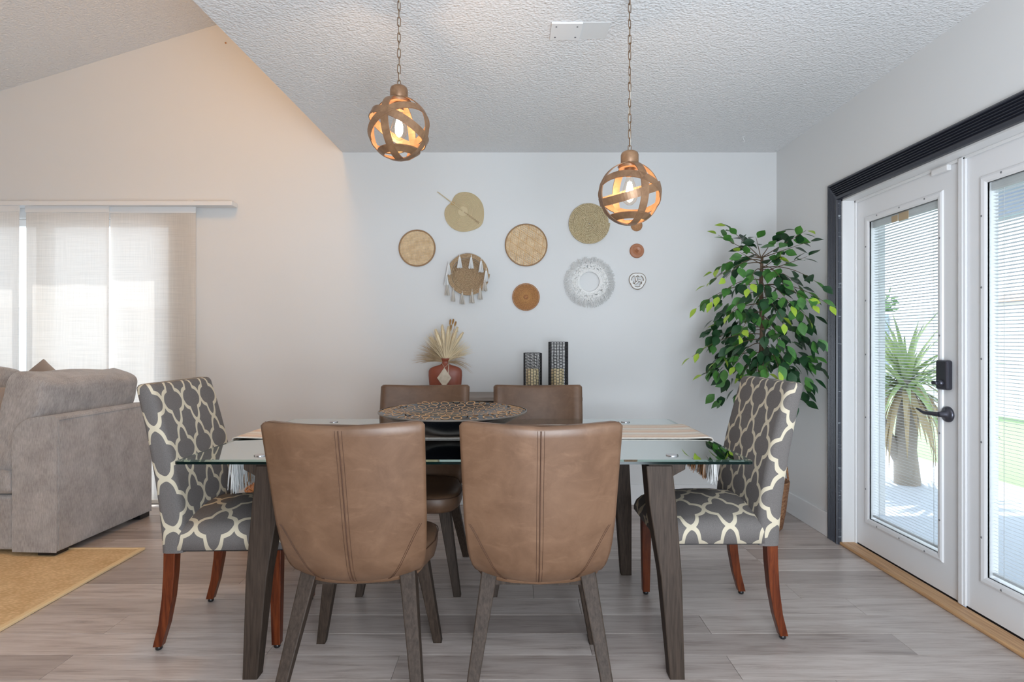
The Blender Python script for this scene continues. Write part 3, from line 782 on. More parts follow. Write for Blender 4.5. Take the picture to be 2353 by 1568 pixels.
# ================================================================== LEATHER CHAIRS
def leather_chair(name):
    t = thing(name, '', 'chair', (0, 0, 0), 0)
    HT = .922
    yprof = [(.375, -.150), (.385, -.178), (.41, -.212), (.45, -.240), (.52, -.268), (.60, -.292), (.70, -.318), (.80, -.345), (.90, -.375), (.93, -.383)]
    def yz(z):
        for (a, ya), (c, yc) in zip(yprof, yprof[1:]):
            if z <= c: return ya + (yc - ya) * max(0, (z - a)) / (c - a)
        return yprof[-1][1]
    wprof = [(.37, .125), (.385, .172), (.41, .200), (.45, .216), (.52, .224), (.62, .229), (.75, .231), (.93, .234)]
    def wz(z):
        for (a, ya), (c, yc) in zip(wprof, wprof[1:]):
            if z <= c: return ya + (yc - ya) * max(0, (z - a)) / (c - a)
        return wprof[-1][1]
    th = .040; n = 16
    def section(tt, shrink=0.0):
        outer, inner = [], []
        for i in range(n + 1):
            s_ = i / n * 2 - 1
            zc = .378 + (HT - .378) * tt
            dip = -.010 * (1 - abs(s_)) * tt ** 3
            z = zc + dip + .018 * abs(s_) ** 4 * (1 - tt) ** 4
            W = wz(z); curv = .045 + .03 * (1 - tt) ** 2
            x = s_ * (W - shrink); y_ = yz(z) + curv * abs(s_) ** 2.2
            g = 2.2 * curv * abs(s_) ** 1.2 * (1 if s_ > 0 else -1) / W
            nv = Vector((-g, 1, 0)).normalized()
            thk = th * (1 if tt > .15 else .8)
            outer.append(Vector((x, y_ + shrink, z))); inner.append(Vector((x, y_, z)) + nv * (thk - shrink))
        # rounded ends
        def endcap(a, c, sg):
            mid = (a + c) / 2; rr = (c - a) / 2; out = Vector((sg * rr.length, 0, 0)); o1 = []
            for k in (1, 2, 3):
                th_ = PI * k / 4; o1.append(mid - rr * math.cos(th_) + out * math.sin(th_) * .9)
            return o1
        return outer + endcap(outer[-1], inner[-1], 1) + inner[::-1] + endcap(outer[0], inner[0], -1)[::-1]
    b = MB(); secs = [section(0, .012)] + [section(k / 22) for k in range(23)]
    top = section(1.0); N_ = len(top)
    # soft top roll
    cx = [Vector(p) for p in section(1.0, .010)]
    for p in top: pass
    secs[-1] = [Vector(p) for p in section(1.0)]
    rt = [Vector(p) + Vector((0, 0, .008)) for p in section(1.0, .004)]
    rt2 = [Vector(p) + Vector((0, 0, .012)) for p in section(1.0, .012)]
    secs += [rt, rt2]
    b.loft(secs); b.build('backrest', M_leather, t)
    # stitched seams following the outer face
    def outer_pt(s_, tt, off=.0012):
        z = .378 + (HT - .378) * tt - .010 * (1 - abs(s_)) * tt ** 3 + .018 * abs(s_) ** 4 * (1 - tt) ** 4
        W = wz(z); curv = .045 + .03 * (1 - tt) ** 2
        return Vector((s_ * W, yz(z) + curv * abs(s_) ** 2.2 - off, z))
    for ds in (-.048, -.004, .040):
        b = MB(); b.tube([outer_pt(ds, k / 20, .0004) for k in range(21)], .0008 if abs(ds) > .01 else .0022, 5); b.build('seam', M_stitch, t)
    for sg in (1, -1):
        for off in (0, .025):
            b = MB(); b.tube([outer_pt(sg * (.98 - off - .40 * (k / 14) ** .9), .40 * (1 - k / 14) + .0, .0004) for k in range(15)], .0009, 5); b.build('seam', M_stitch, t)
    b = MB(); b.tube([outer_pt(-1 + 2 * k / 24, 1.0, -.012) + Vector((0, 0, .0105)) for k in range(25)], .0010, 5); b.build('seam', M_stitch, t)
    # seat
    b = MB(); secs = []
    def seatring(z, g, dome=0):
        out = []
        for k in range(40):
            a = 2 * PI * k / 40; c, s_ = math.cos(a), math.sin(a); ex = .42
            x = math.copysign(abs(c) ** ex, c) * (.236 - g); y_ = .015 + math.copysign(abs(s_) ** ex, s_) * (.222 - g)
            if y_ < -.05: x *= .90; y_ = max(y_, -.185 + .085 * (abs(x) / .215) ** 2.2)
            out.append((x, y_, z))
        return out
    secs = [seatring(.382, .05), seatring(.385, .02), seatring(.40, .004), seatring(.425, 0), seatring(.450, .001), seatring(.462, .006), seatring(.469, .020), seatring(.474, .06), seatring(.477, .12), seatring(.478, .19)]
    b.loft(secs); b.build('seat', M_leather, t)
    b = MB(); b.tube([Vector(p) for p in seatring(.455, -.0005)], .0016, 5, closed=True); b.build('seam', M_stitch, t)
    for sx in (1, -1):
        for sy in (1, -1):
            tp = Vector((sx * .160, .145 if sy > 0 else -.118, .425 if sy < 0 else .40)); bt = Vector((sx * .226, .190 if sy > 0 else -.295, 0))
            b = MB(); secs = []
            for f_, hw in ((0, .0165), (.45, .021), (1, .027)):
                c = bt.lerp(tp, f_); d = (tp - bt)
                secs.append([(c.x + ax * hw, c.y + ay * hw * 1.1, c.z if f_ in (0,) else c.z) for ax, ay in ((-1, -1), (1, -1), (1, 1), (-1, 1))])
            b.loft(secs, smooth=False); b.build('leg', M_wdark, t, bevel=.004)
    box('seat_frame', M_wdark, -.16, .16, -.14, .15, .365, .386, t)
    return t
lc = leather_chair('leather_dining_chair')
G = 'tan leather dining chairs around the table'
lspecs = [((-.513, 2.035), R(1), 'tan leather dining chair with its back to us, beside the left table leg'),
          ((.089, 2.03), R(-.5), 'tan leather dining chair with its back to us, beside the right table leg'),
          ((-.478, 2.815), R(180), 'tan leather dining chair across the table, in front of the terracotta vase'),
          ((.142, 2.815), R(180), 'tan leather dining chair across the table, in front of the black candle holders')]
for i, ((x, yy), rz, lb) in enumerate(lspecs):
    o = lc if i == 0 else dup(lc)
    o.location = (x, yy, 0); o.rotation_euler = (0, 0, rz); o['label'] = lb; o['group'] = G

# ================================================================== PATTERNED CHAIRS
def srect(hw, y0, y1, z, r, n=5, fn=None):
    q = rrect(-hw, hw, y0, y1, r, n)
    q = q[3 * (n + 1):] + q[:3 * (n + 1)]
    return [(x, y_, z + (fn(x, y_) if fn else 0)) for x, y_ in q]
def parsons(name):
    t = thing(name, '', 'chair')
    b = MB(); secs = []; vv = []
    data = [(.376, -.200, -.112), (.45, -.202, -.112), (.55, -.212, -.122), (.65, -.226, -.140), (.75, -.243, -.160), (.85, -.262, -.186), (.93, -.280, -.208), (.98, -.292, -.224), (.998, -.295, -.229)]
    # subdivide rings for smooth curve
    for z, a, c in data:
        secs.append(srect(.238 - .004 * (z < .4), a, c, z, .028)); vv.append(z)
    secs.append(srect(.232, -.290, -.236, 1.008, .024)); vv.append(1.010)
    secs.append(srect(.222, -.282, -.244, 1.012, .018)); vv.append(1.020)
    b.loft(secs, vv=vv); b.build('backrest', M_trel, t)
    # seat lofted front to back, each ring in the xz plane
    b = MB(); secs = []; vv = []
    def xring(y_, hw, z0, z1, r, dome):
        q = rrect(-hw, hw, z0, z1, r, 5); out = []
        for x, z in q:
            if z > (z0 + z1) / 2: z += dome * (1 - (x / hw) ** 2)
            out.append((x, y_, z))
        # start the arclength at the lower back so the seam is hidden
        return out
    # add points along the top for dome
    def xring2(y_, hw, z0, z1, r, dome):
        out = []
        n = 5
        for k in range(n + 1):
            a = R(0 + 90 * k / n); out.append((hw - r + r * math.cos(a), z1 - r + r * math.sin(a)))
        for k in range(1, 12): out.append((hw - r - (2 * hw - 2 * r) * k / 12, z1))
        for k in range(n + 1):
            a = R(90 + 90 * k / n); out.append((-hw + r + r * math.cos(a), z1 - r + r * math.sin(a)))
        out.append((-hw, z0)); out.insert(0, (hw, z0))
        res = []
        for x, z in out:
            f_ = max(0, 1 - (x / hw) ** 2)
            res.append((x, y_, z + (dome * f_ if z > z1 - r * 1.01 else 0)))
        return res
    ys = [(-.135, .236, .470, .03, .045), (-.05, .238, .474, .035, .048), (.05, .238, .474, .035, .048), (.14, .238, .470, .035, .044), (.20, .237, .464, .035, .036), (.24, .236, .452, .035, .024), (.262, .233, .436, .03, .012), (.272, .226, .415, .02, .004)]
    for y_, hw, z1, r, dm_ in ys:
        secs.append(xring2(y_, hw, .388, z1, r if z1 - .388 > r else .02, dm_)); vv.append(y_)
    b.loft(secs, vv=vv, cap=True)
    b.uv = [[(p[0] * .135 / .188, p[1] * .188 / .15) for p in u] if u else u for u in b.uv]
    b.build('seat', M_trel, t)
    b = MB(); b.box(-.225, .225, -.18, .25, .380, .392); b.build('seat_frame', M_blackp, t)
    for sx in (1, -1):
        # rear leg, swept back
        b = MB(); secs = []
        for z, yc, hw in ((.016, -.222, .0160), (.10, -.199, .0175), (.20, -.183, .0195), (.30, -.175, .021), (.385, -.172, .022)):
            secs.append([(sx * .200 + ax * hw, yc + ay * hw, z) for ax, ay in ((-1, -1), (1, -1), (1, 1), (-1, 1))])
        b.loft(secs, smooth=False); b.build('leg', M_cherry, t, bevel=.003)
        b = MB(); secs = []
        for z, hw in ((.016, .016), (.20, .0195), (.385, .022)):
            secs.append([(sx * .200 + ax * hw, .222 + ay * hw, z) for ax, ay in ((-1, -1), (1, -1), (1, 1), (-1, 1))])
        b.loft(secs, smooth=False); b.build('leg', M_cherry, t, bevel=.003)
        for yc in (-.222, .222):
            b = MB(); b.lathe([(.010, 0), (.013, .004), (.012, .012), (.007, .018)], 14, c=(sx * .200, yc, .0005)); b.build('glide', M_blackp, t)
    return t
pc = parsons('patterned_dining_chair')
pc.location = (-1.13, 2.375, 0); pc.rotation_euler = (0, 0, R(-90 + 2))
tag(pc, 'grey and cream trellis fabric chair at the table end beside the sofa', None, 'trellis patterned chairs at the table ends')
p2 = dup(pc); p2.location = (.845, 2.445, 0); p2.rotation_euler = (0, 0, R(90 + .5))
p2['label'] = 'grey and cream trellis fabric chair at the table end in front of the ficus'

# ================================================================== CONSOLE, VASE, CANDLES
con = thing('console_table', 'greige wood console table with black drawers against the far wall', 'console table', (0, 0, 0))
CX0, CX1, CY0, CY1, CZ = -.815, .455, 3.66, 4.05, .812
box('top', M_console, CX0, CX1, CY0, CY1, CZ - .024, CZ, con, .003)
box('drawer_front', M_blackp, CX0 + .05, -.245, CY0 + .012, CY0 + .03, CZ - .13, CZ - .03, con, .003)
box('drawer_front', M_blackp, -.235, CX1 - .05, CY0 + .012, CY0 + .03, CZ - .13, CZ - .03, con, .003)
box('apron', M_console, CX0 + .03, CX1 - .03, CY0 + .03, CY1, CZ - .14, CZ - .024, con)
for x in (CX0 + .005, CX1 - .045):
    for yy in (CY0 + .005, CY1 - .045): box('leg', M_console, x, x + .04, yy, yy + .04, 0, CZ - .024, con, .003)
for x in (-.58, .10):
    b = MB(); b.lathe([(.009, 0), (.012, .01), (.004, .016)], 14, axis='y', c=(x, CY0 + .012, CZ - .08)); b.build('knob', M_chrome, con)

vs = thing('vase', 'flat terracotta vase with narrow neck and diamond pendant on the console', 'vase', (-.452, 3.86, CZ))
b = MB(); secs = []
for z, hw, hd in ((.001, .085, .030), (.01, .098, .036), (.06, .108, .040), (.13, .114, .042), (.160, .113, .040), (.176, .105, .036), (.188, .085, .030), (.196, .055, .026), (.204, .032, .022), (.214, .022, .018), (.224, .020, .018), (.234, .024, .021), (.244, .031, .026), (.246, .030, .025), (.243, .022, .018), (.222, .014, .012)):
    q = []
    for k in range(40):
        a = 2 * PI * k / 40; c, s_ = math.cos(a), math.sin(a); ex = .7
        q.append((math.copysign(abs(c) ** ex, c) * hw, math.copysign(abs(s_) ** ex, s_) * hd, z))
    secs.append(q)
b.loft(secs); b.build('body', M_vase, vs)
b = MB(); cx_, cz_ = -.002, .115
for i_, (w_, h_) in enumerate([(.048, .070)]):
    secs = [[(cx_ + dx * w_ * s_, -.050 + y_, cz_ + dz * h_ * s_) for dx, dz in ((-1, 0), (0, -1), (1, 0), (0, 1))] for y_, s_ in ((0.008, 1), (0, 1), (-.003, .92))]
b.loft(secs, smooth=False); b.build('pendant_tag', M_tagm, vs)
b = MB(); b.tube([(.0, -.047, .185), (.018, -.044, .200), (.024, -.03, .215), (.02, 0, .222), (-.02, 0, .222), (-.022, -.02, .214), (0, -.047, .185)], .0012, 5)
b.tube([(.026, -.030, .208), (.027, -.046, .18), (.025, -.052, .13)], .0022, 5); b.build('cord', M_tagm, vs)

bq = thing('dried_grass_bouquet', 'dried pampas and bunny tail grasses standing in the terracotta vase', 'dried flowers', (-.452, 3.86, CZ + .235))
gr = random.Random(21)
def strandset(n, az_rng, col, lmin, lmax, r_, droop, name):
    b = MB()
    for k in range(n):
        a = R(gr.uniform(*az_rng)); L_ = gr.uniform(lmin, lmax); dy = gr.gauss(0, .25)
        pts = []
        for i in range(6):
            t = i / 5; x = math.sin(a) * L_ * t; z = math.cos(a) * L_ * t - droop * abs(math.sin(a)) * L_ * t * t
            pts.append((x + gr.gauss(0, .001), dy * L_ * t * .6, z - .02))
        b.tube(pts, [r_, r_, r_ * .9, r_ * .7, r_ * .5, r_ * .2], 4, cap=False)
    return tag(b.build(name, col, bq), kind='stuff')
strandset(300, (-76, -8), M_pampasd, .13, .25, .0011, .28, 'grass_strands')
strandset(260, (5, 62), M_pampas, .11, .24, .0013, .22, 'grass_strands')
strandset(200, (-38, 30), M_pampas, .14, .25, .0014, .1, 'grass_strands')
strandset(60, (40, 82), M_pampasd, .12, .20, .0009, .55, 'grass_strands')
def plume(ang, L0, L1, r_, col, name, label=None):
    a = R(ang); b = MB(); d = Vector((math.sin(a), gr.uniform(-.2, .05), math.cos(a))).normalized()
    b.tube([d * 0, d * L0], .0014, 5)
    n = int(620 * (L1 - L0) / .12)
    for k in range(n):
        t = gr.random(); c = d * (L0 + (L1 - L0) * t); rr = 1.35 * r_ * (math.sin(PI * min(1, t * .80 + .12))) ** .6
        o1 = Vector((gr.gauss(0, 1), gr.gauss(0, 1), gr.gauss(0, 1))); o1 = (o1 - d * o1.dot(d)).normalized()
        tip = c + o1 * rr + d * rr * .9; sd = d.cross(o1) * .0016
        b.add([c + sd, c - sd, tip], [(0, 1, 2)])
    b.tube([d * (L0 + (L1 - L0) * k / 6) for k in range(7)], [r_ * .2, r_ * .55, r_ * .65, r_ * .65, r_ * .60, r_ * .5, r_ * .2], 8)
    b.build(name, col, bq)
for a_, l0, l1, r_ in ((-34, .07, .185, .016), (-17, .09, .215, .017), (-5, .11, .235, .016), (6, .10, .225, .018), (-25, .05, .14, .015), (20, .11, .235, .016), (33, .10, .22, .014)):
    plume(a_, l0, l1, r_, M_pampas, 'plume')
for a_, l0, l1 in ((7, .24, .275), (11, .245, .28), (15.5, .235, .268), (9, .20, .24)):
    plume(a_, l0, l1, .009, M_tail, 'bunny_tail')

def lattice_holder(x, y, h, label, w_=.058):
    t = thing('candle_holder', label, 'candle holder', (x, y, CZ), R(3))
    hw = w_; rg = random.Random(int(h * 1000))
    for sgn, ax in ((-1, 'y'), (1, 'y'), (-1, 'x'), (1, 'x')):
        b = MB(); nz_ = int(h / .0195); nx = 6; cw = 2 * hw / nx; chh = (h - .004) / nz_
        def pt(u, z): return (u, sgn * hw, z) if ax == 'y' else (sgn * hw, u, z)
        for i in range(nx + 1):
            b.tube([pt(-hw + i * cw + (rg.gauss(0, .0012) if 0 < i < nx and 0 < j < nz_ else 0), .002 + j * chh) for j in range(nz_ + 1)], .0024 if i in (0, nx) else .0016, 4)
        for i in range(nx):
            for j in range(nz_ + 1):
                zz = .002 + j * chh + (0 if j in (0, nz_) else (chh * .35 if i % 2 else 0) - (chh * .7 if j == nz_ and i % 2 else 0))
                b.tube([pt(-hw + i * cw, zz), pt(-hw + (i + .5) * cw, zz + .0008), pt(-hw + (i + 1) * cw, zz)], .0016, 4)
        b.build('lattice_side', M_wire, t)
    box('base_plate', M_wire, -hw, hw, -hw, hw, .0005, .004, t)
    return t
lattice_holder(.140, 3.86, .283, 'short black wire lattice candle holder on the console', .0555)
lattice_holder(.313, 3.86, .358, 'tall black wire lattice candle holder on the console', .0575)
for x, lb in ((.138, 'ivory pillar candle inside the short black lattice holder'), (.308, 'ivory pillar candle inside the tall black lattice holder')):
    o = thing('pillar_candle', lb, 'candle', (x, 3.86, CZ + .0045), 0, 'pillar candles on the console')
    b = MB(); b.lathe([(.040, 0), (.043, .004), (.043, .165), (.040, .170), (.012, .167), (.002, .166)], 28); b.build('wax', M_candle, o)
    b = MB(); b.tube([(0, 0, .165), (.001, 0, .178)], .0012, 5); b.build('wick', M_wire, o)

# ================================================================== WALL DECOR  (x, z from the wall plane)
def wpos(px, py, off=0): return ((px - 1176.5) * (DY) / F, DY - .001 - off, CAMZ - (py - 784) * DY / F)
def disc(name, mat_, r_, th_, parent, n=48, dish=0, y0=0):
    b = MB(); b.lathe([(r_ * .98, 0), (r_, th_ * .4), (r_ * .985, th_), (r_ * .9, th_ - dish), (r_ * .02, th_ - dish)], n, axis='y'); return b.build(name, mat_, parent)
def chord_strips(R_, dirs, pitch, wdt, y_, mat_, parent, name, seedo=0):
    for ai, ang in enumerate(dirs):
        b = MB(); a = R(ang); d = Vector((math.cos(a), 0, math.sin(a))); nn = Vector((-math.sin(a), 0, math.cos(a)))
        k = -int(R_ / pitch) ; 
        while k * pitch < R_ - wdt:
            o_ = k * pitch + seedo
            if abs(o_) < R_ - wdt:
                L_ = math.sqrt(R_ * R_ - o_ * o_) - .001; c = nn * o_
                yo = y_ - ai * .0006; m_ = 26; secs = []
                for i in range(m_ + 1):
                    f_ = -1 + 2 * i / m_; yy = yo - .0008 * math.sin(i * PI + k * PI)
                    p = c + d * (L_ * f_)
                    secs.append([(p + nn * wdt / 2) + Vector((0, yy - .0006, 0)), (p - nn * wdt / 2) + Vector((0, yy - .0006, 0)), (p - nn * wdt / 2) + Vector((0, yy + .0006, 0)), (p + nn * wdt / 2) + Vector((0, yy + .0006, 0))])
                b.loft(secs, smooth=False)
            k += 1
        tag(b.build(name, mat_, parent), kind='stuff')
GD = 'woven baskets and plates hung on the far wall'
# round woven tray
o = thing('woven_tray', 'round tan tray of plain woven bamboo with brown rim, leftmost of the wall baskets', 'wall basket', wpos(959, 571), 0, GD)
disc('backing', M_backing, .128, .006, o); chord_strips(.126, (84, -5), .0112, .0078, -.009, M_bamboo, o, 'woven_strips')
b = MB(); b.tube([(.128 * math.cos(t * PI / 24), -.009, .128 * math.sin(t * PI / 24)) for t in range(48)], .0055, 6, closed=True); b.build('rim', M_bamb2, o)
# lattice tray
o = thing('lattice_tray', 'round bamboo tray with open star lattice weave, above the orange rattan plate', 'wall basket', wpos(1209, 564), 0, GD)
disc('backing', M_cottonb, .148, .004, o); chord_strips(.147, (-35, 25, 82), .0135, .0070, -.008, M_bamboo, o, 'woven_strips'); chord_strips(.147, (-35,), .052, .0022, -.0115, M_bamb3, o, 'honey_strips', .01)
chord_strips(.147, (82,), .058, .0018, -.012, M_bamb3, o, 'honey_strips', .0)
b = MB(); b.tube([(.149 * math.cos(t * PI / 24), -.010, .149 * math.sin(t * PI / 24)) for t in range(48)], .0048, 6, closed=True); b.build('rim', M_bamb2, o)
# coil rope tray
def spiral(name, r0, r1, turns, rope, mat_, parent, yf):
    b = MB(); n = int(turns * 34); pts = [];
    for i in range(n + 1):
        t = i / n; a = 2 * PI * turns * t; rr = r0 + (r1 - r0) * t
        pts.append((rr * math.cos(a), yf(rr), rr * math.sin(a)))
    rg = random.Random(4); b.tube(pts, [rope * rg.uniform(.82, 1.12) for _ in pts], 6); return b.build(name, mat_, parent)
o = thing('coiled_rope_tray', 'round pale seagrass rope coil hung behind the right pendant lamp', 'wall basket', wpos(1353, 514), 0, GD)
disc('backing', M_backing, .140, .006, o); spiral('rope_coil', .004, .146, 13, .0062, M_rope, o, lambda r_: -.012)
# tasselled basket
o = thing('tasselled_basket', 'jute bowl basket edged with white and beige tassels', 'wall basket', wpos(1077, 632), 0, GD)
spiral('rope_coil', .004, .118, 12, .0058, M_jrope, o, lambda r_: -.010 - .03 * max(0, (r_ - .08) / .04) ** 1.5)
spiral('rim_coil', .120, .148, 3, .0066, M_rattan if False else M_jrope, o, lambda r_: -.046)
disc('backing', M_jrope, .116, .006, o)
tr = random.Random(2)
tpos = [(-.060, .118, 1), (.022, .115, 1), (.092, .088, 1), (.128, .020, 1), (-.138, .070, 1), (-.152, -.005, 1), (.118, -.045, 0), (.085, -.105, 0), (.028, -.130, 0), (-.042, -.138, 0), (-.105, -.118, 0), (-.148, -.075, 0)]
for tx, tz, wh in tpos:
    b = MB()
    b.tube([(tx, -.050, tz + .022), (tx, -.054, tz)], .0022, 6); b.tube([(tx, -.053, tz + .003), (tx, -.053, tz - .006)], .0065, 8)
    for k in range(44):
        a = tr.uniform(0, 2 * PI); rr = tr.random() ** .5
        b.tube([(tx + .005 * rr * math.cos(a), -.053 + .004 * rr * math.sin(a), tz), (tx + .011 * rr * math.cos(a), -.053 + .007 * rr * math.sin(a), tz - .030), (tx + .019 * rr * math.cos(a), -.052 + .010 * rr * math.sin(a), tz - .078 + .008 * tr.random())], .0019, 3, cap=False)
    b.build('tassel', M_cotton if wh else M_cottonb, o)
# orange rattan plate
o = thing('rattan_plate', 'small orange rattan plate with fine radial weave', 'wall basket', wpos(1208.5, 683), 0, GD)
disc('backing', M_rattan, .092, .004, o)
b = MB()
for i in range(13):
    rr = .010 + i * .0072; n = 60; b.tube([(rr * math.cos(2 * PI * k / n), -.0075 - .0012 * math.sin(k * PI + i * PI), rr * math.sin(2 * PI * k / n)) for k in range(n)], .0026, 5, closed=True)
tag(b.build('woven_rings', M_rattan, o), kind='stuff')
b = MB()
for k in range(60):
    a = 2 * PI * k / 60; b.tube([(.02 * math.cos(a), -.0075, .02 * math.sin(a)), (.097 * math.cos(a), -.0075, .097 * math.sin(a))], .0016, 4)
tag(b.build('radial_spokes', M_bamb3, o), kind='stuff')
# leaf fan
o = thing('palm_leaf_fan', 'heart shaped pale straw palm fan with a long stem handle', 'wall fan', wpos(1063, 485), 0, GD)
b = MB(); ax = R(-37)     # pointing direction (notch to tip)
def heart(t, s_=1.0):     # t angle; tip along +x local, notch at -x
    r_ = .140 * (1 + .10 * math.cos(t) - .0 * math.cos(2 * t)) * (1 - .20 * math.exp(-((abs(t) - PI) / .42) ** 2))
    r_ *= 1 + .10 * math.exp(-((t) / .35) ** 2)
    x, z = r_ * math.cos(t) * s_, r_ * 1.02 * math.sin(t) * s_
    return x, z
def rot2(x, z): return (x * math.cos(ax) - z * math.sin(ax), x * math.sin(ax) + z * math.cos(ax))
secs = []; nt_ = 72
for s_, dep in ((1, 0), (1, .004), (.985, .006)):
    q = []
    for k in range(nt_):
        t = -PI + 2 * PI * k / nt_; X, Z = rot2(*heart(t, s_)); q.append((X, -dep, Z))
    secs.append(q)
b.loft(secs, smooth=False); b.build('fan_blade', M_straw, o)
b = MB()
for i in range(15):
    s_ = .99 - i * .052; pts = []
    for k in range(nt_):
        t = -PI + 2 * PI * k / nt_; x, z = heart(t, s_); x -= .0 * (1 - s_) ; X, Z = rot2(x, z); pts.append((X, -.0068, Z))
    b.tube(pts, .0026, 5, closed=True)
tag(b.build('braided_rows', M_straw, o), kind='stuff')
b = MB()
for k in range(17):
    X, Z = rot2(.02 + .0078 * k, 0); dx, dz = rot2(0, .0038 + .0008 * k * .3)
    b.tube([(X - dx, -.0095, Z - dz), (X + dx, -.0095, Z + dz)], .0013, 4)
tag(b.build('slit_row', M_bamb2, o), kind='stuff')
b = MB(); pts = [(*rot2(x, 0),) for x in (-.225, -.15, -.08, -.03, .0)]
b.tube([(X, -.011 if i > 1 else -.008, Z) for i, (X, Z) in enumerate(pts)], [.0030, .0034, .0042, .0036, .003], 8); b.build('handle', M_straw, o)
b = MB(); X, Z = rot2(-.085, .0)
b.tube([(X + .012 * math.cos(t), -.012, Z + .010 * math.sin(t)) for t in [k * PI / 6 for k in range(12)]], .0018, 5, closed=True); b.build('tie', M_bamb3, o)
# macrame wreath
o = thing('macrame_wreath', 'white fluffy macrame wreath ring with an open centre', 'wall wreath', wpos(1354, 648), 0, GD)
wr_ = random.Random(8)
b = MB()
for rr, y_, th_ in ((.076, -.014, .006), (.082, -.018, .006)):
    b.tube([(rr * math.cos(k * PI / 20), y_, rr * math.sin(k * PI / 20)) for k in range(40)], th_, 8, closed=True)
b.build('hoop', M_cotton, o)
b = MB()
for k in range(240):
    a = 2 * PI * k / 60 + wr_.gauss(0, .02); rr = .086 + (k // 60) * .013 + wr_.gauss(0, .002)
    b.lathe([(.001, -.008), (.0065, -.005), (.0085, 0), (.0065, .005), (.001, .008)], 6, c=(rr * math.cos(a), -.018, rr * math.sin(a)), axis='y', cap=False)
tag(b.build('knots', M_cotton, o), kind='stuff')
b = MB()
for k in range(1100):
    a = wr_.uniform(0, 2 * PI); r0 = wr_.uniform(.11, .135); r1 = wr_.uniform(.145, .188) ; sw = wr_.gauss(0, .13)
    yb_ = wr_.uniform(-.026, -.006)
    b.tube([(r0 * math.cos(a), -.016, r0 * math.sin(a)), ((r0 + r1) / 2 * math.cos(a + sw * .4), yb_ - .004, (r0 + r1) / 2 * math.sin(a + sw * .4)), (r1 * math.cos(a + sw), yb_ + .004, r1 * math.sin(a + sw) - .004)], .0014, 3, cap=False)
tag(b.build('fringe', M_cotton, o), kind='stuff')
# small discs
o = thing('cork_disc', 'small tan cork disc half hidden behind the right pendant lamp', 'wall plate', wpos(1462.5, 518.5), 0, 'small round plates on the far wall')
b = MB(); b.lathe([(.040, 0), (.042, .003), (.041, .008), (.002, .009)], 40, axis='y'); b.build('plate', M_cork, o)
o = thing('clay_plate', 'small copper brown button shaped plate with four knobs', 'wall plate', wpos(1463, 577), 0, 'small round plates on the far wall')
b = MB(); b.lathe([(.048, 0), (.052, .004), (.050, .012), (.044, .014), (.034, .008), (.031, .012), (.029, .013), (.024, .009), (.002, .009)], 44, axis='y'); b.build('plate', M_terra, o)
for a in range(4):
    b = MB(); b.lathe([(.006, 0), (.006, .003), (.003, .007), (.0005, .0075)], 12, axis='y', c=(.0085 * math.cos(a * PI / 2), -.008, .0085 * math.sin(a * PI / 2))); b.build('knob', M_terra, o)
o = thing('knot_plaque', 'small cream knot ornament outlined in bronze wire, lowest of its column', 'wall ornament', wpos(1464, 646), 0, 'small round plates on the far wall')
for k in range(3):
    a0 = 2 * PI * k / 3 + .5; c = Vector((.013 * math.cos(a0), 0, .013 * math.sin(a0)))
    b = MB(); b.tube([(c.x + .040 * math.cos(t), -.008 - .003 * math.sin(t * 1.5 + k), c.z + .040 * math.sin(t)) for t in [a0 - 1.9 + 3.8 * i / 22 for i in range(23)]], .0085, 8); b.build('band', M_cotton, o)
    for rr in (.031, .049):
        b = MB(); b.tube([(c.x + rr * math.cos(t), -.011 - .003 * math.sin(t * 1.5 + k), c.z + rr * math.sin(t)) for t in [a0 - 1.9 + 3.8 * i / 22 for i in range(23)]], .0019, 6); b.build('wire', M_gold, o)
    d2_ = Vector((math.cos(a0 + 1.9), 0, math.sin(a0 + 1.9))); q0 = c + d2_ * .03; 
    b = MB(); b.tube([(q0.x, -.010, q0.z), (0.006 * math.cos(a0 + 2.6), -.010, .006 * math.sin(a0 + 2.6))], .0075, 8); b.build('band', M_cotton, o)
    e_ = Vector((-d2_.z, 0, d2_.x)) * .0085
    for sg in (1, -1):
        b = MB(); b.tube([(q0.x + e_.x * sg, -.013, q0.z + e_.z * sg), (0.006 * math.cos(a0 + 2.6) + e_.x * sg, -.013, .006 * math.sin(a0 + 2.6) + e_.z * sg)], .0016, 6); b.build('wire', M_gold, o)

# ================================================================== CEILING BITS
o = thing('ceiling_cover_plate', 'white screwed cover plate on the textured dining ceiling', 'cover plate', (.235, 2.478, HC))
box('plate', M_trimw, -.067, .067, -.066, .066, -.009, -.0005, o, .002)
for x, yy in ((-.045, -.042), (.045, -.042), (-.045, .042), (.045, .042)):
    b = MB(); b.lathe([(.004, -.0105), (.004, -.009)], 10, c=(x, yy, 0)); b.build('screw', M_screw, o)
tag(box('trim_4', M_wall, .302, .42, 2.415, 2.545, HC - .002, HC - .0003), kind='structure')
o = thing('ceiling_hook', 'tiny white hook screwed into the ceiling above the ficus', 'hook', (1.535, 3.776, HC))
b = MB(); b.lathe([(.012, -.003), (.012, -.0005)], 14); b.build('mount', M_trimw, o)
b = MB(); b.tube([(0, 0, -.003), (0, 0, -.015), (.008, 0, -.024), (.004, 0, -.034), (-.006, 0, -.032)], .0022, 6); b.build('hook_wire', M_trimw, o)
o = thing('wall_nail', 'tiny nail left high in the gable wall beside the ceiling edge', 'nail', wpos(519, 99))
b = MB(); b.lathe([(.006, 0), (.006, .004), (.002, .006)], 10, axis='y'); b.build('head', M_rust, o)

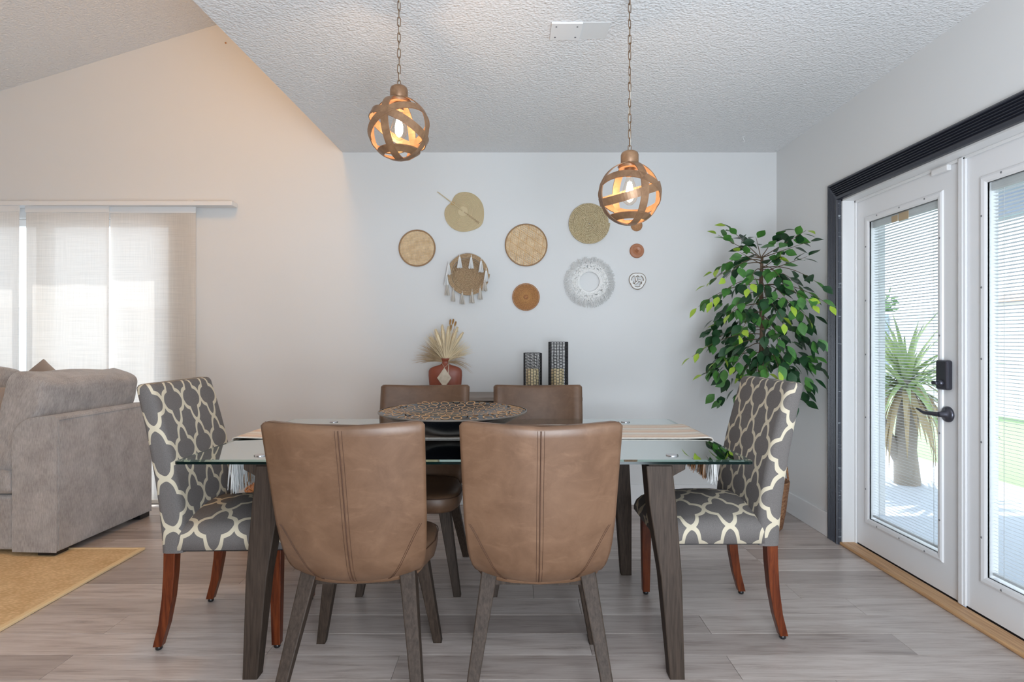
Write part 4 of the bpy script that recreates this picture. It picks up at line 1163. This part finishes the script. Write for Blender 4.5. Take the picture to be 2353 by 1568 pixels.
# ================================================================== PENDANTS
def pendant(loc, cap_z, label, bands, rz):
    t = thing('pendant_lamp', label, 'pendant lamp', loc, rz, 'copper band globe pendants over the table')
    RG = .120
    b = MB(); b.lathe([(.030, .108), (.034, .112), (.034, .150), (.031, .158), (.024, .163), (.004, .164)], 32); b.build('cap', M_bronzeb, t)
    b = MB(); b.lathe([(.040, .098), (.046, .106), (.036, .114), (.030, .108)], 32); b.build('collar', M_bronzeb, t)
    for nvec in bands:
        nv = Vector(nvec).normalized(); a = nv.orthogonal().normalized(); c = nv.cross(a); b = MB(); secs = []; hw = .0150; th_ = .0035
        for k in range(64):
            an = 2 * PI * k / 64; d = a * math.cos(an) + c * math.sin(an)
            R0 = RG
            secs.append([d * R0 + nv * hw, d * R0 - nv * hw, d * (R0 - th_) - nv * hw, d * (R0 - th_) + nv * hw])
        b.loft(secs, close_path=True, smooth=False); o = b.build('band', M_bronzeb, t)
    # bottom ring
    b = MB(); secs = []
    for k in range(48):
        an = 2 * PI * k / 48; cs, sn = math.cos(an), math.sin(an)
        secs.append([(cs * r_, sn * r_, z) for r_, z in ((.082, -.088), (.056, -.106), (.055, -.102), (.080, -.084))])
    b.loft(secs, close_path=True, smooth=False); b.build('bottom_ring', M_bronzeb, t)
    b = MB(); b.lathe([(.018, .070), (.018, .108)], 20); b.build('socket', M_bronzeb, t)
    b = MB(); b.lathe([(.012, .072), (.013, .06), (.022, .035), (.031, .005), (.031, -.012), (.024, -.030), (.010, -.042), (.001, -.044)], 24, cap=False); b.build('bulb', M_bulb, t)
    b = MB()
    for k in range(6):
        a_ = k * PI / 3; b.tube([(.005 * math.cos(a_), .005 * math.sin(a_), .045), (.013 * math.cos(a_), .013 * math.sin(a_), .005), (.011 * math.cos(a_), .011 * math.sin(a_), -.018)], .0030, 6)
    b.build('filament', M_fil, t)
    l = bpy.data.lights.new('bulb_light', 'POINT'); l.energy = 5.0; l.color = (1, .62, .34); l.shadow_soft_size = .02
    lo = bpy.data.objects.new('bulb_light', l); COL.objects.link(lo); lo.parent = t; lo.location = (0, 0, -.002)
    # chain
    z = .170; link = None; k = 0; top = HC - loc[2] - .02
    while z < top:
        if link is None:
            b = MB(); b.tube([(.0062 * math.cos(q * PI / 8), 0, (.012 if q < 8 else -.012) * 1.0 + .0062 * math.sin(q * PI / 8)) for q in range(16)], .0014, 6, closed=True)
            link = b.build('chain_link', M_chain, t)
            link.location = (0, 0, z)
        else: clone(link, t, (0, 0, z), (0, 0, (R(75) if k % 2 else R(12)) + R(k * 11 % 37)))
        z += .0305; k += 1
    b = MB(); b.tube([(.003 * math.sin(i * 1.3), .002, .165 + (top - .165) * i / 16) for i in range(17)], .0018, 6); b.build('cord', M_cord, t)
    b = MB(); b.lathe([(.010, top + .004), (.030, top + .009), (.035, top + .019)], 28); b.build('canopy', M_bronzeb, t)
pendant((-.437, 2.2, 1.996), 2.17, 'copper band globe pendant hung higher, above the left leather chairs', [(1, -.28, .05), (.42, .12, .9), (-.40, .30, .86), (.3, 1, .1)], 0)
pendant((.455, 2.2, 1.744), 1.91, 'copper band globe pendant hung lower, in front of the rope coil', [(1, .30, .05), (.20, .38, .9), (-.28, -.22, .92), (-.2, 1, .1)], 0)

# ================================================================== FICUS
pl = thing('basket_planter', 'brown wicker basket with a loop handle behind the right patterned chair', 'basket', (1.575, 3.60, 0))
b = MB(); b.lathe([(.115, .001), (.125, .01), (.145, .12), (.160, .25), (.166, .30), (.160, .305), (.150, .29), (.135, .15), (.11, .03)], 36); b.build('basket_body', M_wick, pl)
for sg in (1, -1):
    b = MB(); b.tube([(sg * .158, -.035 + .07 * k / 10, .28 + .105 * math.sin(PI * k / 10)) for k in range(11)], .0065, 8); b.build('handle', M_wick, pl)
tag(pl, None, None)
fic = thing('ficus_tree', 'tall artificial ficus tree with glossy green and lime leaves in the corner', 'plant', (1.575, 3.60, .02))
b = MB(); b.lathe([(.002, .235), (.10, .235), (.125, .225), (.12, .215), (.10, .012)], 24); b.build('moss', M_moss, fic)
b = MB(); b.tube([(0, 0, .2), (.012, .005, .5), (-.008, 0, .85), (.01, 0, 1.2), (.0, 0, 1.5), (.008, 0, 1.69)], [.020, .018, .017, .016, .013, .008], 10); b.build('trunk', M_bark, fic)
LM = []
for mi, mm in enumerate((M_leafd, M_leafm, M_leafy)):
    for L_, W_ in ((.086, .053), (.076, .048)):
        if mm is M_leafy: L_, W_ = L_ * .85, W_ * .72
        b = MB(); secs = []
        for t, wf_ in ((0, .02), (.12, .42), (.28, .86), (.45, 1.0), (.62, .84), (.78, .52), (.9, .22), (1, .01)):
            dz = -.010 * t * t; hw = W_ / 2 * wf_
            secs.append([(L_ * t, -hw, dz + .0045 * wf_), (L_ * t, 0, dz), (L_ * t, hw, dz + .0045 * wf_)])
        b.loft(secs, closed=False, cap=False); LM.append((b, mm))
lproto = {}
lr = random.Random(31)
inner = {0: MB(), 1: MB()}
def put_leaf(ci, pos, rot):
    k = ci * 2 + lr.randrange(2)
    if k not in lproto:
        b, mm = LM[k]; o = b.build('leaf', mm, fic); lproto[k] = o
    else: o = clone(lproto[k], fic)
    o.location = pos; o.rotation_euler = rot
    s_ = lr.uniform(.88, 1.15); o.scale = (s_, s_, s_)
# tips: (dx, dy, z, lime tip flag) relative to the trunk, in metres
def tip(px, py, dy):
    Y = 3.60 + dy; return Vector(((px - 1176.5) * Y / F - 1.575, dy, CAMZ - (py - 784) * Y / F - .02))
TIPS = [(1650, 540, -.05, 1), (1672, 520, .05, 1), (1737, 545, -.06, 0), (1790, 532, -.05, 0), (1852, 530, -.30, 1), (1857, 556, -.25, 0), (1855, 590, -.35, 0),
        (1790, 590, -.20, 1), (1700, 580, -.15, 1), (1640, 625, .0, 1), (1625, 655, .10, 1), (1605, 705, .0, 1), (1640, 690, -.15, 1), (1668, 640, -.25, 1),
        (1720, 660, -.30, 1), (1800, 650, -.25, 0), (1885, 655, -.38, 0), (1903, 700, -.42, 1), (1865, 700, -.40, 1), (1840, 660, -.15, 0), (1855, 730, -.38, 1),
        (1590, 820, .0, 1), (1618, 800, .1, 1), (1618, 860, .0, 1), (1650, 745, .05, 1), (1680, 720, -.30, 1), (1700, 770, -.35, 1), (1800, 740, -.45, 1), (1815, 700, -.38, 1),
        (1650, 830, -.1, 1), (1690, 840, -.2, 1), (1740, 850, -.30, 0), (1805, 800, -.25, 0), (1790, 850, -.45, 1), (1815, 850, -.28, 0), (1765, 872, -.42, 1), (1735, 880, -.25, 1),
        (1700, 870, -.12, 1), (1760, 690, -.35, 0), (1785, 770, -.18, 0), (1725, 720, .12, 0), (1690, 800, .15, 0)]
nleaf = 0
for px_, py_, dy, lime_tip in TIPS:
    T = tip(px_, py_, dy)
    hd = math.hypot(T.x, T.y)
    zs = min(1.68, T.z + .10 + hd * .10) if py_ > 600 else min(1.68, T.z - .05)
    zs = max(.75, zs); Pn = Vector((0, 0, zs))
    mid = (Pn + T) / 2 + Vector((0, 0, .05 + .10 * hd if py_ > 600 else .0))
    pts = []
    for i in range(9):
        t = i / 8; pts.append(Pn * (1 - t) ** 2 + mid * 2 * t * (1 - t) + T * t * t)
    b = MB(); b.tube(pts, [.0035 - .0025 * i / 8 for i in range(9)], 5); b.build('branch', M_twig, fic)
    nl = 7
    for k in range(nl):
        t = .38 + .62 * k / (nl - 1); i0 = min(7, int(t * 8)); f_ = t * 8 - i0; p = pts[i0].lerp(pts[min(8, i0 + 1)], f_)
        d = (pts[min(8, i0 + 1)] - pts[i0]).normalized()
        side = 1 if k % 2 else -1
        az = math.atan2(d.y, d.x) + side * lr.uniform(.5, 1.2) * (0 if k == nl - 1 else 1) + lr.gauss(0, .2)
        pitch = lr.uniform(.25, 1.15) if py_ > 600 else lr.uniform(-.8, .4)
        off = Vector((math.cos(az), math.sin(az), -math.sin(pitch))) * .012
        r_ = lr.random()
        if k == nl - 1: ci = 2 if lime_tip else 0
        elif k == nl - 2 and lime_tip: ci = 2 if r_ < .45 else 1
        elif k >= nl - 5 and lime_tip: ci = 1 if r_ < .85 else 0
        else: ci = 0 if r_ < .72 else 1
        pos = p + off
        wx = pos.x + 1.575 + .085 * math.cos(az)
        if wx > XR - .015: az = math.copysign(PI - abs(az), az) if abs(az) < PI / 2 else az; 
        pos.x = min(pos.x, .295 - max(0, .09 * math.cos(az) * math.cos(pitch)))
        if pos.x + 1.575 > XR - .02: pos.x = XR - .03 - 1.575
        roll = lr.gauss(0, .6)
        put_leaf(ci, pos, (roll, pitch, az)); nleaf += 1
# leaves past the first 300, joined
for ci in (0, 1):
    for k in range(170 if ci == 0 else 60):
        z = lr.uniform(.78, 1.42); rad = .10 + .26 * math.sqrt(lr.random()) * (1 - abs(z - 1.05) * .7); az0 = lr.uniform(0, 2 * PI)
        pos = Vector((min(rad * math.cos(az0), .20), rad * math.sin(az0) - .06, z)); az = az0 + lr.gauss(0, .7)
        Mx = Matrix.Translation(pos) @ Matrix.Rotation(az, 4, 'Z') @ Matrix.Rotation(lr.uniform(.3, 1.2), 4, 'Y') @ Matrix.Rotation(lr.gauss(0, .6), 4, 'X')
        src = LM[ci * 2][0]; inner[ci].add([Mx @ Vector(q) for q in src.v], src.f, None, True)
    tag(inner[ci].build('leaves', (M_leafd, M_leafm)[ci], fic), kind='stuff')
print('leaves', nleaf)

# ================================================================== RATTAN POUF
pf = thing('rattan_pouf', 'round orange woven rattan pouf behind the left patterned chair', 'pouf', (-1.36, 3.42, 0))
b = MB(); b.lathe([(.21, .001), (.235, .03), (.245, .14), (.235, .26), (.20, .315), (.12, .348), (.02, .356)], 40); b.build('body', M_rattan, pf)
b = MB()
for r_, z in [(.238 + .008 * math.sin(PI * k / 12), .02 + .02 * k) for k in range(13)] + [(.22, .30), (.20, .318), (.175, .330), (.15, .340), (.12, .349), (.09, .353), (.06, .356), (.03, .358)]:
    b.tube([(r_ * math.cos(2 * PI * k / 48), r_ * math.sin(2 * PI * k / 48), z + .002 * math.sin(k * PI)) for k in range(48)], .006, 5, closed=True)
tag(b.build('woven_coils', M_rattan, pf), kind='stuff')
